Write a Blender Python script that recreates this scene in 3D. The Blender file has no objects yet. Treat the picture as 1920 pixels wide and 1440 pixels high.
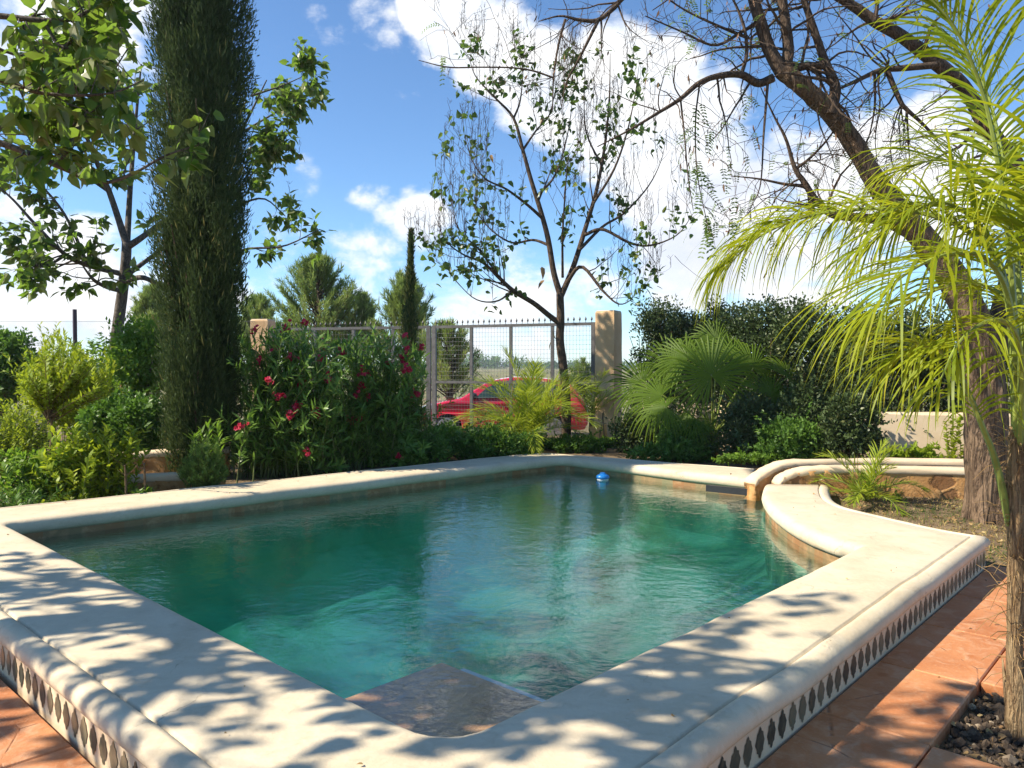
import bpy, math, random
import numpy as np
from mathutils import Vector, Matrix
from mathutils.geometry import tessellate_polygon

R = np.random.default_rng(11)
random.seed(5)
scene = bpy.context.scene
COL = scene.collection
rad = math.radians

# ------------------------------------------------------------------ camera
CAMZ = 1.54
HAZE = 0.0005
PITCH = rad(-1.38)
F = 1450.0
cam = bpy.data.cameras.new("camera")
cam.sensor_width = 36
cam.lens = 36 * F / 1920
cam.clip_start = 0.05
cam.clip_end = 5000
co = bpy.data.objects.new("camera", cam)
co.location = (0, 0, CAMZ)
co.rotation_euler = (math.pi / 2 + PITCH, 0, 0)
COL.objects.link(co)
scene.camera = co

# ------------------------------------------------------------------ light
SUN_EL = rad(41)
SUN_H = np.array([-0.985, -0.17]); SUN_H /= np.linalg.norm(SUN_H)
SUN = np.array([SUN_H[0] * math.cos(SUN_EL), SUN_H[1] * math.cos(SUN_EL), math.sin(SUN_EL)])
sl = bpy.data.lights.new("sun", 'SUN')
sl.energy = 5.0
sl.angle = rad(0.53)
sl.color = (1.0, 0.90, 0.74)
so = bpy.data.objects.new("sun", sl)
so.rotation_euler = Vector(SUN).to_track_quat('Z', 'Y').to_euler()
so.location = (-8, 4, 12)
COL.objects.link(so)

scene.view_settings.view_transform = 'Standard'
scene.view_settings.look = 'None'
scene.view_settings.gamma = 1.0
scene.view_settings.exposure = 0.90
scene.cycles.use_denoising = True
scene.cycles.max_bounces = 8
scene.cycles.diffuse_bounces = 3
scene.cycles.transparent_max_bounces = 12
scene.cycles.transmission_bounces = 6
scene.cycles.caustics_reflective = False
scene.cycles.caustics_refractive = False
scene.cycles.sample_clamp_indirect = 6


def ray(px, py):
    """direction in world space of a photo pixel (1920x1440)"""
    c, s = math.cos(PITCH), math.sin(PITCH)
    a, b = px - 960.0, 720.0 - py
    return np.array([a, F * c - b * s, F * s + b * c])


def P(px, py, y):
    d = ray(px, py)
    return np.array([0, 0, CAMZ]) + d * (y / d[1])


def G(px, py, z):
    d = ray(px, py)
    return np.array([0, 0, CAMZ]) + d * ((z - CAMZ) / d[2])


def proj(p):
    p = np.atleast_2d(p)
    c, s = math.cos(PITCH), math.sin(PITCH)
    q = p - np.array([0, 0, CAMZ])
    dep = q[:, 1] * c + q[:, 2] * s
    up = -q[:, 1] * s + q[:, 2] * c
    dep = np.where(dep < 1e-3, 1e-3, dep)
    return 960 + F * q[:, 0] / dep, 720 - F * up / dep


# ------------------------------------------------------------------ node helpers
class NT:
    def __init__(self, tree):
        self.t = tree
        self.n = tree.nodes
        self.l = tree.links

    def new(self, typ, **kw):
        nd = self.n.new(typ)
        for k, v in kw.items():
            setattr(nd, k, v)
        return nd

    def put(self, sock, v):
        if v is None:
            return
        if hasattr(v, 'is_output') or isinstance(v, bpy.types.NodeSocket):
            self.l.new(v, sock)
        else:
            if isinstance(v, (tuple, list)) and len(v) == 3 and sock.type == 'RGBA':
                v = (*v, 1)
            sock.default_value = v

    def math(self, op, a, b=None, c=None, clamp=False):
        nd = self.new('ShaderNodeMath', operation=op, use_clamp=clamp)
        self.put(nd.inputs[0], a)
        self.put(nd.inputs[1], b)
        self.put(nd.inputs[2], c)
        return nd.outputs[0]

    def mix(self, f, a, b, typ='MIX'):
        nd = self.new('ShaderNodeMix', data_type='RGBA', blend_type=typ)
        self.put(nd.inputs[0], f)
        self.put(nd.inputs[6], a)
        self.put(nd.inputs[7], b)
        return nd.outputs[2]

    def noise(self, scale, detail=4, rough=0.55, vec=None, dist=0.0, dim='3D'):
        nd = self.new('ShaderNodeTexNoise', noise_dimensions=dim)
        nd.inputs['Scale'].default_value = scale
        nd.inputs['Detail'].default_value = detail
        nd.inputs['Roughness'].default_value = rough
        nd.inputs['Distortion'].default_value = dist
        if vec is not None:
            self.l.new(vec, nd.inputs['Vector'])
        return nd.outputs[0]

    def ramp(self, v, lo, hi, a=0.0, b=1.0, smooth=True):
        nd = self.new('ShaderNodeMapRange', interpolation_type='SMOOTHSTEP' if smooth else 'LINEAR')
        self.put(nd.inputs[0], v)
        for i, x in enumerate((lo, hi, a, b)):
            nd.inputs[1 + i].default_value = x
        return nd.outputs[0]

    def mapping(self, vec, scale=(1, 1, 1), rot=(0, 0, 0), loc=(0, 0, 0)):
        nd = self.new('ShaderNodeMapping')
        self.l.new(vec, nd.inputs[0])
        nd.inputs['Scale'].default_value = scale
        nd.inputs['Rotation'].default_value = rot
        nd.inputs['Location'].default_value = loc
        return nd.outputs[0]

    def objco(self):
        return self.new('ShaderNodeTexCoord').outputs['Object']

    def bump(self, h, strength=0.3, dist=0.02, normal=None):
        nd = self.new('ShaderNodeBump')
        nd.inputs['Strength'].default_value = strength
        nd.inputs['Distance'].default_value = dist
        self.l.new(h, nd.inputs['Height'])
        if normal is not None:
            self.l.new(normal, nd.inputs['Normal'])
        return nd.outputs[0]


def new_mat(name):
    m = bpy.data.materials.new(name)
    m.use_nodes = True
    t = NT(m.node_tree)
    for n in list(t.n):
        t.n.remove(n)
    out = t.new('ShaderNodeOutputMaterial')
    return m, t, out


def princ(t, out, color, rough=0.6, spec=0.4, normal=None, metal=0.0, coat=0.0):
    b = t.new('ShaderNodeBsdfPrincipled')
    t.put(b.inputs['Base Color'], color)
    t.put(b.inputs['Roughness'], rough)
    b.inputs['Specular IOR Level'].default_value = spec
    b.inputs['Metallic'].default_value = metal
    b.inputs['Coat Weight'].default_value = coat
    if normal is not None:
        t.l.new(normal, b.inputs['Normal'])
    if out is not None:
        t.l.new(b.outputs[0], out.inputs[0])
    return b


def leaf_mat(name, ca, cb, cc=None, trans=0.45, tcol=None, rough=0.45, spec=0.35, under=None):
    spec *= 0.6
    """leaf colour varies leaf by leaf between ca and cb (and cc); light passes through"""
    m, t, out = new_mat(name)
    at = t.new('ShaderNodeAttribute', attribute_name='tint')
    col = t.mix(t.ramp(at.outputs['Fac'], 0.0, 0.7, smooth=False), ca, cb)
    if cc:
        col = t.mix(t.ramp(at.outputs['Fac'], 0.7, 1.0), col, cc)
    tr = col
    base = col
    if under:
        geo = t.new('ShaderNodeNewGeometry')
        base = t.mix(geo.outputs['Backfacing'], col, under)
    b = princ(t, None, base, rough, spec)
    tl = t.new('ShaderNodeBsdfTranslucent')
    if tcol:
        tr = t.mix(0.6, col, tcol)
    t.put(tl.inputs['Color'], tr)
    mx = t.new('ShaderNodeMixShader')
    mx.inputs[0].default_value = trans
    t.l.new(b.outputs[0], mx.inputs[1])
    t.l.new(tl.outputs[0], mx.inputs[2])
    t.l.new(mx.outputs[0], out.inputs[0])
    return m


def bark_mat(name, ca, cb, scale=18, stretch=0.22, bump=0.6):
    m, t, out = new_mat(name)
    v = t.mapping(t.objco(), (1, 1, stretch))
    n = t.noise(scale, 6, 0.65, v, 0.6)
    rg = t.noise(scale * 0.8, 4, 0.6, t.mapping(t.objco(), (1, 1, stretch * .55), (0, 0, 0), (3, 5, 2)), 1.2)
    ridge = t.math('MULTIPLY', t.math('ABSOLUTE', t.math('SUBTRACT', rg, 0.5)), 5.0, clamp=True)
    fine = t.noise(scale * 4, 4, 0.7, t.mapping(t.objco(), (1, 1, .5)))
    col = t.mix(t.ramp(n, 0.3, 0.7), ca, cb)
    col = t.mix(t.math('MULTIPLY', t.ramp(ridge, 0.28, 0.0), 0.75), col, tuple(x * 0.3 for x in ca))
    col = t.mix(t.math('MULTIPLY', t.ramp(fine, 0.5, 0.75), 0.35), col, tuple(min(1, x * 1.5) for x in cb))
    h = t.math('ADD', t.math('MULTIPLY', ridge, 0.8), t.math('ADD', t.math('MULTIPLY', n, 0.4), t.math('MULTIPLY', fine, .2)))
    princ(t, out, col, 0.9, 0.15, t.bump(h, bump, 0.03))
    return m


def plaster_mat(name, ca, cb, stain=None, scale=3.0, bump=0.25, rough=0.75, zfade=None):
    m, t, out = new_mat(name)
    v = t.objco()
    n1 = t.noise(scale, 5, 0.6, v)
    n2 = t.noise(scale * 14, 4, 0.6, v)
    col = t.mix(t.ramp(n1, 0.3, 0.7), ca, cb)
    if stain:
        n3 = t.noise(scale * 0.9, 7, 0.7, t.mapping(v, (1, 1, 1), (0, 0, 0), (7, 3, 1)), 0.8)
        col = t.mix(t.math('MULTIPLY', t.ramp(n3, 0.56, 0.72), 0.7), col, stain)
    sp = t.noise(160, 2, 0.5, v)
    col = t.mix(t.math('MULTIPLY', t.ramp(sp, 0.66, 0.78), 0.25), col, tuple(x * 0.45 for x in cb))
    h = t.math('ADD', t.math('MULTIPLY', n1, 0.6), t.math('MULTIPLY', n2, 0.35))
    princ(t, out, col, rough, 0.25, t.bump(h, bump, 0.02))
    return m


def plain_mat(name, col, rough=0.5, spec=0.5, metal=0.0, var=0.12, scale=20, coat=0.0, bump=0.0):
    m, t, out = new_mat(name)
    n = t.noise(scale, 4, 0.6, t.objco())
    c = t.mix(t.ramp(n, 0.3, 0.7), tuple(x * (1 - var) for x in col), tuple(min(1, x * (1 + var)) for x in col))
    princ(t, out, c, rough, spec, t.bump(n, bump, 0.01) if bump else None, metal, coat)
    return m


# ------------------------------------------------------------------ world: sky with clouds
w = bpy.data.worlds.new("World")
scene.world = w
w.use_nodes = True
wt = NT(w.node_tree)
for n in list(wt.n):
    wt.n.remove(n)
wout = wt.new('ShaderNodeOutputWorld')
sky = wt.new('ShaderNodeTexSky', sky_type='NISHITA')
sky.sun_disc = False
sky.sun_elevation = SUN_EL
sky.sun_rotation = math.atan2(SUN_H[0], SUN_H[1])
sky.air_density = 0.85
sky.dust_density = 0.0
sky.ozone_density = 3.0
bg1 = wt.new('ShaderNodeBackground')
wt.put(bg1.inputs[0], wt.mix(1.0, sky.outputs[0], (0.80, 0.96, 1.06), 'MULTIPLY'))
bg1.inputs[1].default_value = 0.106
dirv = wt.new('ShaderNodeTexCoord').outputs['Generated']
blobs = [  # photo position, radius, strength of each cloud: a direction in the sky
    (800, 10, 75, 1), (850, 50, 100, 1), (930, 90, 120, 1), (1010, 150, 130, 1), (1090, 200, 150, 1.1), (1180, 250, 170, 1.1),
    (1270, 310, 180, 1.2), (1330, 400, 160, 1.2), (1150, 110, 120, .85), (1250, 150, 120, .9), (1330, 200, 110, .9),
    (1600, 380, 220, .72), (1750, 330, 200, .62), (1480, 470, 200, .8), (1480, 300, 110, .5),
    (575, 328, 60, .52), (690, 358, 65, .5), (730, 400, 60, .46), (790, 415, 85, .66), (625, 35, 90, .42), (770, 200, 80, .42),
    (500, 60, 60, .45), (650, 300, 50, .4), (700, 30, 90, .55),
    (100, 560, 230, .72), (0, 430, 130, .55), (330, 620, 220, .5), (700, 560, 240, .42), (1000, 650, 340, .6), (640, 640, 260, .5), (500, 480, 160, .36),
    (1290, 500, 140, .85), (150, 60, 260, .5)]
field = None
for (bx, by, br, st) in blobs:
    d = ray(bx, by); d = d / np.linalg.norm(d)
    dn = wt.new('ShaderNodeVectorMath', operation='DISTANCE')
    wt.l.new(dirv, dn.inputs[0]); dn.inputs[1].default_value = tuple(d)
    v = wt.ramp(dn.outputs['Value'], br / F * 1.15, br / F * 0.25, 0, st)
    field = v if field is None else wt.math('MAXIMUM', field, v)
cn = wt.noise(5.5, 9, 0.62, wt.mapping(dirv, (1, 1, 1.5), (0, 0, 0), (3.1, 1.2, 0.4)), 0.25)
cn2 = wt.noise(16, 6, 0.6, wt.mapping(dirv, (1, 1, 1.6), (0.2, 0.1, 0.5), (0, 2, 4)), 0.4)
cnn = wt.math('ADD', wt.math('MULTIPLY', cn, 0.72), wt.math('MULTIPLY', cn2, 0.28))
dens = wt.math('ADD', field, wt.math('MULTIPLY', wt.math('SUBTRACT', cnn, 0.5), 2.3))
# away from the photographed part of the sky the clouds come from the same noise alone
dens = wt.math('MAXIMUM', dens, wt.math('MULTIPLY', wt.math('SUBTRACT', cnn, 0.60), 4.0))
cov = wt.ramp(dens, 0.34, 0.72)
shade_d = ray(1370, 430); shade_d = shade_d / np.linalg.norm(shade_d)
dn = wt.new('ShaderNodeVectorMath', operation='DISTANCE')
wt.l.new(dirv, dn.inputs[0]); dn.inputs[1].default_value = tuple(shade_d)
thick = wt.math('MULTIPLY', wt.ramp(dn.outputs['Value'], 0.17, 0.02, 0, 1), wt.ramp(cn, 0.35, 0.6))
ccol = wt.mix(wt.ramp(cn2, 0.35, 0.62), (0.80, 0.86, 0.95), (1.0, 1.0, 1.0))
ccol = wt.mix(wt.math('MULTIPLY', thick, 0.75), ccol, (0.62, 0.67, 0.80))
bg2 = wt.new('ShaderNodeBackground')
wt.l.new(ccol, bg2.inputs[0])
bg2.inputs[1].default_value = 0.66
mx = wt.new('ShaderNodeMixShader')
wt.l.new(cov, mx.inputs[0])
wt.l.new(bg1.outputs[0], mx.inputs[1])
wt.l.new(bg2.outputs[0], mx.inputs[2])
wt.l.new(mx.outputs[0], wout.inputs[0])


# ------------------------------------------------------------------ mesh builder
def nrm(v):
    return v / np.maximum(np.linalg.norm(v, axis=-1, keepdims=True), 1e-9)


class MB:
    def __init__(self):
        self.V, self.T, self.Fs, self.nv = [], [], [], 0

    def add(self, V, faces, tint=0.5, mat=0):
        V = np.asarray(V, float).reshape(-1, 3)
        self.V.append(V)
        self.T.append(np.broadcast_to(np.asarray(tint, float), (len(V),)))
        if isinstance(faces, np.ndarray):
            faces = [faces]
        for f in faces:
            f = np.asarray(f, int)
            if f.ndim == 1:
                f = f[None]
            self.Fs.append((f + self.nv, mat))
        self.nv += len(V)

    def build(self, name, mats, parent=None, smooth=False):
        me = bpy.data.meshes.new(name)
        V = np.concatenate(self.V) if self.V else np.zeros((0, 3))
        T = np.concatenate(self.T) if self.T else np.zeros(0)
        nl = sum(f.size for f, _ in self.Fs)
        nf = sum(len(f) for f, _ in self.Fs)
        me.vertices.add(len(V))
        me.vertices.foreach_set('co', V.astype(np.float32).ravel())
        me.loops.add(nl)
        me.polygons.add(nf)
        me.loops.foreach_set('vertex_index', np.concatenate([f.ravel() for f, _ in self.Fs]).astype(np.int32))
        tot = np.concatenate([np.full(len(f), f.shape[1]) for f, _ in self.Fs])
        st = np.concatenate([[0], np.cumsum(tot)[:-1]])
        me.polygons.foreach_set('loop_start', st.astype(np.int32))
        me.polygons.foreach_set('loop_total', tot.astype(np.int32))
        mi = np.concatenate([np.full(len(f), m) for f, m in self.Fs])
        me.polygons.foreach_set('material_index', mi.astype(np.int32))
        me.polygons.foreach_set('use_smooth', np.full(nf, bool(smooth)))
        a = me.attributes.new('tint', 'FLOAT', 'POINT')
        a.data.foreach_set('value', T.astype(np.float32))
        me.update(calc_edges=True)
        me.validate()
        for m in (mats if isinstance(mats, (list, tuple)) else [mats]):
            me.materials.append(m)
        o = bpy.data.objects.new(name, me)
        COL.objects.link(o)
        if parent:
            o.parent = parent
        return o


def box(mb, c, s, R3=None, mat=0, tint=0.5, taper=1.0):
    """box of full size s centred at c, rotated by 3x3 R3"""
    q = np.array([[-1, -1, -1], [1, -1, -1], [1, 1, -1], [-1, 1, -1], [-1, -1, 1], [1, -1, 1], [1, 1, 1], [-1, 1, 1]], float) * 0.5
    q[4:, :2] *= taper
    q = q * np.asarray(s)
    if R3 is not None:
        q = q @ np.asarray(R3).T
    f = np.array([[0, 3, 2, 1], [4, 5, 6, 7], [0, 1, 5, 4], [1, 2, 6, 5], [2, 3, 7, 6], [3, 0, 4, 7]])
    mb.add(q + np.asarray(c), f, tint, mat)


def rotz(a):
    c, s = math.cos(a), math.sin(a)
    return np.array([[c, -s, 0], [s, c, 0], [0, 0, 1]])


def smooth(pts, n=None, step=None):
    """Catmull-Rom resampling (any number of columns)"""
    p = np.asarray(pts, float)
    if len(p) < 3:
        n = n or 4
        t = np.linspace(0, 1, n)[:, None]
        return p[0] * (1 - t) + p[-1] * t
    if n is None:
        L = np.linalg.norm(np.diff(p[:, :3], axis=0), axis=1).sum()
        n = max(4, int(L / (step or 0.15)))
    q = np.vstack([2 * p[0] - p[1], p, 2 * p[-1] - p[-2]])
    u = np.linspace(0, len(p) - 1 - 1e-9, n)
    i = u.astype(int)
    t = (u - i)[:, None]
    a, b, c, d = q[i], q[i + 1], q[i + 2], q[i + 3]
    return 0.5 * ((2 * b) + (-a + c) * t + (2 * a - 5 * b + 4 * c - d) * t ** 2 + (-a + 3 * b - 3 * c + d) * t ** 3)


def tube(mb, pts, r, n=5, mat=0, tint=0.5, cap=True, rough=0.0):
    p = np.asarray(pts, float)
    m = len(p)
    r = np.broadcast_to(np.asarray(r, float), (m,)) if np.ndim(r) else np.full(m, r)
    t = nrm(np.gradient(p, axis=0))
    ref = np.array([0, 0, 1.0]) if abs(t[0][2]) < 0.9 else np.array([1.0, 0, 0])
    u = np.zeros((m, 3))
    u[0] = np.cross(t[0], ref)
    u[0] /= np.linalg.norm(u[0]) + 1e-9
    for i in range(1, m):
        x = u[i - 1] - t[i] * np.dot(u[i - 1], t[i])
        u[i] = x / (np.linalg.norm(x) + 1e-9)
    v = np.cross(t, u)
    a = np.linspace(0, 2 * math.pi, n, endpoint=False)
    rr = r[:, None, None]
    if rough:
        rr = rr * (1 + rough * R.standard_normal((m, n, 1)))
    V = p[:, None] + rr * (np.cos(a)[None, :, None] * u[:, None] + np.sin(a)[None, :, None] * v[:, None])
    i = np.arange(m - 1)[:, None] * n
    j = np.arange(n)[None]
    k = (j + 1) % n
    f = np.stack([i + j, i + k, i + n + k, i + n + j], -1).reshape(-1, 4)
    fs = [f]
    if cap and n >= 3:
        fs.append(np.arange(n)[::-1][None])
        fs.append((np.arange(n) + (m - 1) * n)[None])
    mb.add(V.reshape(-1, 3), fs, tint, mat)


SHAPES = {
    'diamond': (np.array([[0, 0, 0], [.45, .5, .05], [1, 0, 0], [.45, -.5, .05]]), [np.array([0, 3, 2, 1])]),
    'heart': (np.array([[0, 0, 0], [.16, .46, .06], [.52, .40, .05], [1, 0, -.12], [.52, -.40, .05], [.16, -.46, .06], [.5, 0, -.03]]),
              [np.array([0, 6, 2, 1]), np.array([6, 3, 2, 2])[:3], np.array([6, 4, 3]), np.array([0, 5, 4, 6])]),
    'lance': (np.array([[0, .12, 0], [.35, .5, .04], [.7, .38, .0], [1, 0, -.06], [.7, -.38, 0], [.35, -.5, .04], [0, -.12, 0]]),
              [np.array([0, 6, 5, 1]), np.array([1, 5, 4, 2]), np.array([2, 4, 3])]),
}


def leaves(mb, pos, d, n, L, W, shape='diamond', tint=None, mat=0):
    """many leaves at once; upper side looks along n"""
    pos = np.asarray(pos, float)
    N = len(pos)
    if N == 0:
        return
    d = nrm(np.asarray(d, float))
    s = nrm(np.cross(n, d))
    nn = np.cross(d, s)
    L = np.broadcast_to(np.asarray(L, float), (N,))
    W = np.broadcast_to(np.asarray(W, float), (N,))
    T, fs = SHAPES[shape]
    k = len(T)
    V = pos[:, None] + L[:, None, None] * T[None, :, 0:1] * d[:, None] + W[:, None, None] * T[None, :, 1:2] * s[:, None] \
        + L[:, None, None] * T[None, :, 2:3] * nn[:, None]
    off = (np.arange(N) * k)[:, None]
    if tint is None:
        tint = R.random(N)
    mb.add(V.reshape(-1, 3), [off + f[None] for f in fs], np.repeat(tint, k), mat)


def rdir(n, up=0.0):
    v = R.standard_normal((n, 3))
    v[:, 2] += up
    return nrm(v)


# ------------------------------------------------------------------ object helpers
def tag(o, label=None, cat=None, group=None, kind=None):
    if label:
        o['label'] = label
    if cat:
        o['category'] = cat
    if group:
        o['group'] = group
    if kind:
        o['kind'] = kind
    return o


def thing(name, label, cat, group=None):
    o = bpy.data.objects.new(name, None)
    o.empty_display_size = 0.2
    COL.objects.link(o)
    return tag(o, label, cat, group)


def to_base(o, p):
    """put an Empty at the base of its thing without moving the parts"""
    o.location = Vector(p)
    for c in o.children:
        c.matrix_parent_inverse = Matrix.Translation(-Vector(p))


# ------------------------------------------------------------------ materials
M = {}
m, t, out = new_mat('cream_render')
v = t.objco()
n1 = t.noise(2.2, 6, 0.6, v, 0.4); n2 = t.noise(9, 6, 0.68, v, 0.5); n3 = t.noise(34, 5, 0.65, v); sp = t.noise(150, 2, 0.5, v)
c = t.mix(t.ramp(n1, 0.3, 0.7), (0.55, 0.455, 0.315), (0.65, 0.555, 0.40))
c = t.mix(t.math('MULTIPLY', t.ramp(n2, 0.50, 0.72), 0.45), c, (0.45, 0.36, 0.235))
c = t.mix(t.math('MULTIPLY', t.ramp(n3, 0.48, 0.72), 0.28), c, (0.70, 0.62, 0.47))
c = t.mix(t.math('MULTIPLY', t.ramp(sp, 0.68, 0.76), 0.45), c, (0.22, 0.17, 0.11))
vo = t.new('ShaderNodeTexVoronoi', feature='DISTANCE_TO_EDGE'); vo.inputs['Scale'].default_value = 1.15
vd = t.new('ShaderNodeVectorMath', operation='ADD'); t.l.new(v, vd.inputs[0])
nz = t.new('ShaderNodeTexNoise'); nz.inputs['Scale'].default_value = 5; nz.inputs['Detail'].default_value = 6
t.l.new(v, nz.inputs['Vector'])
sc = t.new('ShaderNodeVectorMath', operation='SCALE'); sc.inputs[3].default_value = 0.3
t.l.new(nz.outputs[1], sc.inputs[0]); t.l.new(sc.outputs[0], vd.inputs[1]); t.l.new(vd.outputs[0], vo.inputs['Vector'])
crk = t.math('MULTIPLY', t.ramp(vo.outputs[0], 0.004, 0.0), t.ramp(t.noise(1.3, 3, 0.5, v), 0.52, 0.62))
c = t.mix(t.math('MULTIPLY', crk, 0.5), c, (0.20, 0.15, 0.09))
h = t.math('ADD', t.math('MULTIPLY', n2, 0.5), t.math('MULTIPLY', n3, 0.3))
h = t.math('SUBTRACT', h, t.math('MULTIPLY', crk, 0.6))
princ(t, out, c, 0.78, 0.2, t.bump(h, 0.35, 0.02))
M['cream'] = m
M['wall'] = plaster_mat('ochre_render', (0.60, 0.38, 0.20), (0.68, 0.48, 0.28), (0.46, 0.27, 0.13), 2.6, 0.35)
M['wallcream'] = plaster_mat('pale_wall_render', (0.60, 0.46, 0.30), (0.68, 0.55, 0.38), (0.50, 0.40, 0.28), 2.0, 0.25)
M['soil'] = plaster_mat('dry_soil', (0.10, 0.07, 0.045), (0.19, 0.14, 0.085), (0.06, 0.045, 0.03), 2.0, 0.9, 0.95)
M['cypress'] = leaf_mat('cypress_foliage', (0.042, 0.073, 0.025), (0.095, 0.132, 0.041), (0.280, 0.250, 0.084), 0.3, None, 0.6, 0.2)
M['broad'] = leaf_mat('broad_leaf', (0.036, 0.084, 0.018), (0.084, 0.156, 0.027), (0.156, 0.204, 0.041), 0.5, (0.240, 0.408, 0.027), 0.35, 0.45, (0.312, 0.324, 0.144))
M['sparse'] = leaf_mat('sparse_leaf', (0.039, 0.078, 0.022), (0.078, 0.137, 0.032), (0.182, 0.208, 0.040), 0.38, (0.156, 0.286, 0.030), 0.35, 0.45)
M['acacia'] = leaf_mat('pinnate_leaf', (0.06, 0.11, 0.025), (0.12, 0.19, 0.04), None, 0.5, (0.25, 0.36, 0.04))
M['palm'] = leaf_mat('palm_leaflet', (0.12, 0.19, 0.012), (0.29, 0.34, 0.014), (0.46, 0.30, 0.04), 0.5, (0.52, 0.54, 0.015), 0.42, 0.4)
M['palm2'] = leaf_mat('young_palm_leaflet', (0.150, 0.232, 0.024), (0.300, 0.362, 0.036), (0.540, 0.450, 0.064), 0.42, (0.540, 0.609, 0.032), 0.35, 0.45)
M['fan'] = leaf_mat('fan_palm_blade', (0.085, 0.155, 0.016), (0.16, 0.24, 0.022), (0.32, 0.32, 0.06), 0.5, (0.26, 0.38, 0.02), 0.5, 0.4)
M['oleander'] = leaf_mat('oleander_leaf', (0.073, 0.151, 0.031), (0.146, 0.254, 0.048), (0.275, 0.389, 0.068), 0.38, (0.227, 0.405, 0.042), 0.35, 0.4)
M['red'] = leaf_mat('red_petal', (0.45, 0.015, 0.05), (0.62, 0.04, 0.10), (0.7, 0.10, 0.16), 0.4, (0.8, 0.05, 0.1))
M['pink'] = leaf_mat('pale_pink_petal', (0.6, 0.30, 0.30), (0.72, 0.46, 0.44), (0.7, 0.55, 0.5), 0.3)
M['orange'] = leaf_mat('orange_petal', (0.55, 0.16, 0.03), (0.62, 0.28, 0.06), (0.6, 0.18, 0.14), 0.3)
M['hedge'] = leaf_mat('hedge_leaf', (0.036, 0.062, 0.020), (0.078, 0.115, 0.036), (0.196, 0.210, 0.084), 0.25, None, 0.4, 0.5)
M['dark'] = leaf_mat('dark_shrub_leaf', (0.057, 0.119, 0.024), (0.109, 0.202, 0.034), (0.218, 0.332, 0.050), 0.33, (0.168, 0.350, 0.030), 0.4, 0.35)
M['mid'] = leaf_mat('green_shrub_leaf', (0.086, 0.166, 0.023), (0.158, 0.263, 0.036), (0.274, 0.374, 0.054), 0.42, (0.259, 0.450, 0.027), 0.4, 0.35)
M['lime'] = leaf_mat('lime_shrub_leaf', (0.150, 0.237, 0.021), (0.288, 0.375, 0.029), (0.450, 0.500, 0.048), 0.45, (0.450, 0.525, 0.024), 0.45, 0.3)
M['rosemary'] = leaf_mat('rosemary_needle', (0.108, 0.204, 0.045), (0.192, 0.300, 0.060), (0.288, 0.396, 0.090), 0.4, None, 0.5, 0.3)
M['pine'] = leaf_mat('pine_needle', (0.162, 0.235, 0.067), (0.259, 0.341, 0.097), (0.421, 0.406, 0.157), 0.38, (0.292, 0.406, 0.073), 0.5, 0.3)
M['dry'] = leaf_mat('dry_leaf', (0.26, 0.15, 0.07), (0.42, 0.28, 0.12), (0.55, 0.42, 0.20), 0.3)
M['drygrass'] = leaf_mat('dry_grass', (0.34, 0.25, 0.09), (0.50, 0.38, 0.15), (0.22, 0.25, 0.06), 0.3)
M['greengrass'] = leaf_mat('green_grass', (0.06, 0.13, 0.025), (0.11, 0.20, 0.03), (0.18, 0.25, 0.05), 0.4)
M['bark'] = bark_mat('furrowed_bark', (0.13, 0.085, 0.055), (0.24, 0.165, 0.105), 16, 0.2, 0.9)
M['limb'] = bark_mat('dark_limb_bark', (0.075, 0.052, 0.038), (0.14, 0.10, 0.07), 26, 0.4, 0.5)
M['greybark'] = bark_mat('smooth_grey_bark', (0.10, 0.085, 0.075), (0.17, 0.145, 0.125), 12, 0.6, 0.25)
M['twig'] = plain_mat('twig', (0.07, 0.05, 0.04), 0.85, 0.2)
M['palmbark'] = bark_mat('fibrous_palm_bark', (0.20, 0.12, 0.06), (0.40, 0.29, 0.16), 40, 0.15, 0.7)
M['cane'] = plain_mat('green_palm_stalk', (0.20, 0.25, 0.05), 0.4, 0.4, 0, 0.3, 8)
M['steel'] = plain_mat('galvanised_steel', (0.115, 0.11, 0.108), 0.5, 0.5, 0.3, 0.2, 12)
M['darksteel'] = plain_mat('black_iron', (0.035, 0.035, 0.04), 0.5, 0.5)
M['wire'] = plain_mat('wire', (0.22, 0.21, 0.20), 0.5, 0.5, 0.3)
M['purple'] = plain_mat('purple_brown_paint', (0.05, 0.03, 0.045), 0.5, 0.4)
M['bluefloat'] = plain_mat('blue_plastic', (0.02, 0.22, 0.62), 0.3, 0.5, 0, 0.06)
M['whiteplastic'] = plain_mat('white_plastic', (0.6, 0.66, 0.7), 0.4, 0.5, 0, 0.05)
M['wood'] = plain_mat('ply_board', (0.55, 0.30, 0.12), 0.7, 0.2, 0, 0.25, 9)
M['stem'] = plain_mat('woody_stem', (0.12, 0.085, 0.05), 0.9, 0.1, 0, 0.3)
M['greenstem'] = plain_mat('green_stem', (0.10, 0.12, 0.04), 0.8, 0.2, 0, 0.3)
M['carpaint'] = plain_mat('red_car_paint', (0.55, 0.012, 0.045), 0.28, 0.5, 0.0, 0.03, 3, 1.0)
M['glass'] = plain_mat('tinted_car_glass', (0.03, 0.06, 0.055), 0.05, 0.8, 0, 0.0)
M['tyre'] = plain_mat('tyre_rubber', (0.02, 0.02, 0.02), 0.8, 0.3)
M['alloy'] = plain_mat('alloy_rim', (0.45, 0.45, 0.46), 0.35, 0.5, 0.8)
M['lampglass'] = plain_mat('headlamp_glass', (0.5, 0.52, 0.55), 0.12, 0.8, 0.3)
M['blackplastic'] = plain_mat('black_plastic', (0.02, 0.02, 0.022), 0.45, 0.4)

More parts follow.
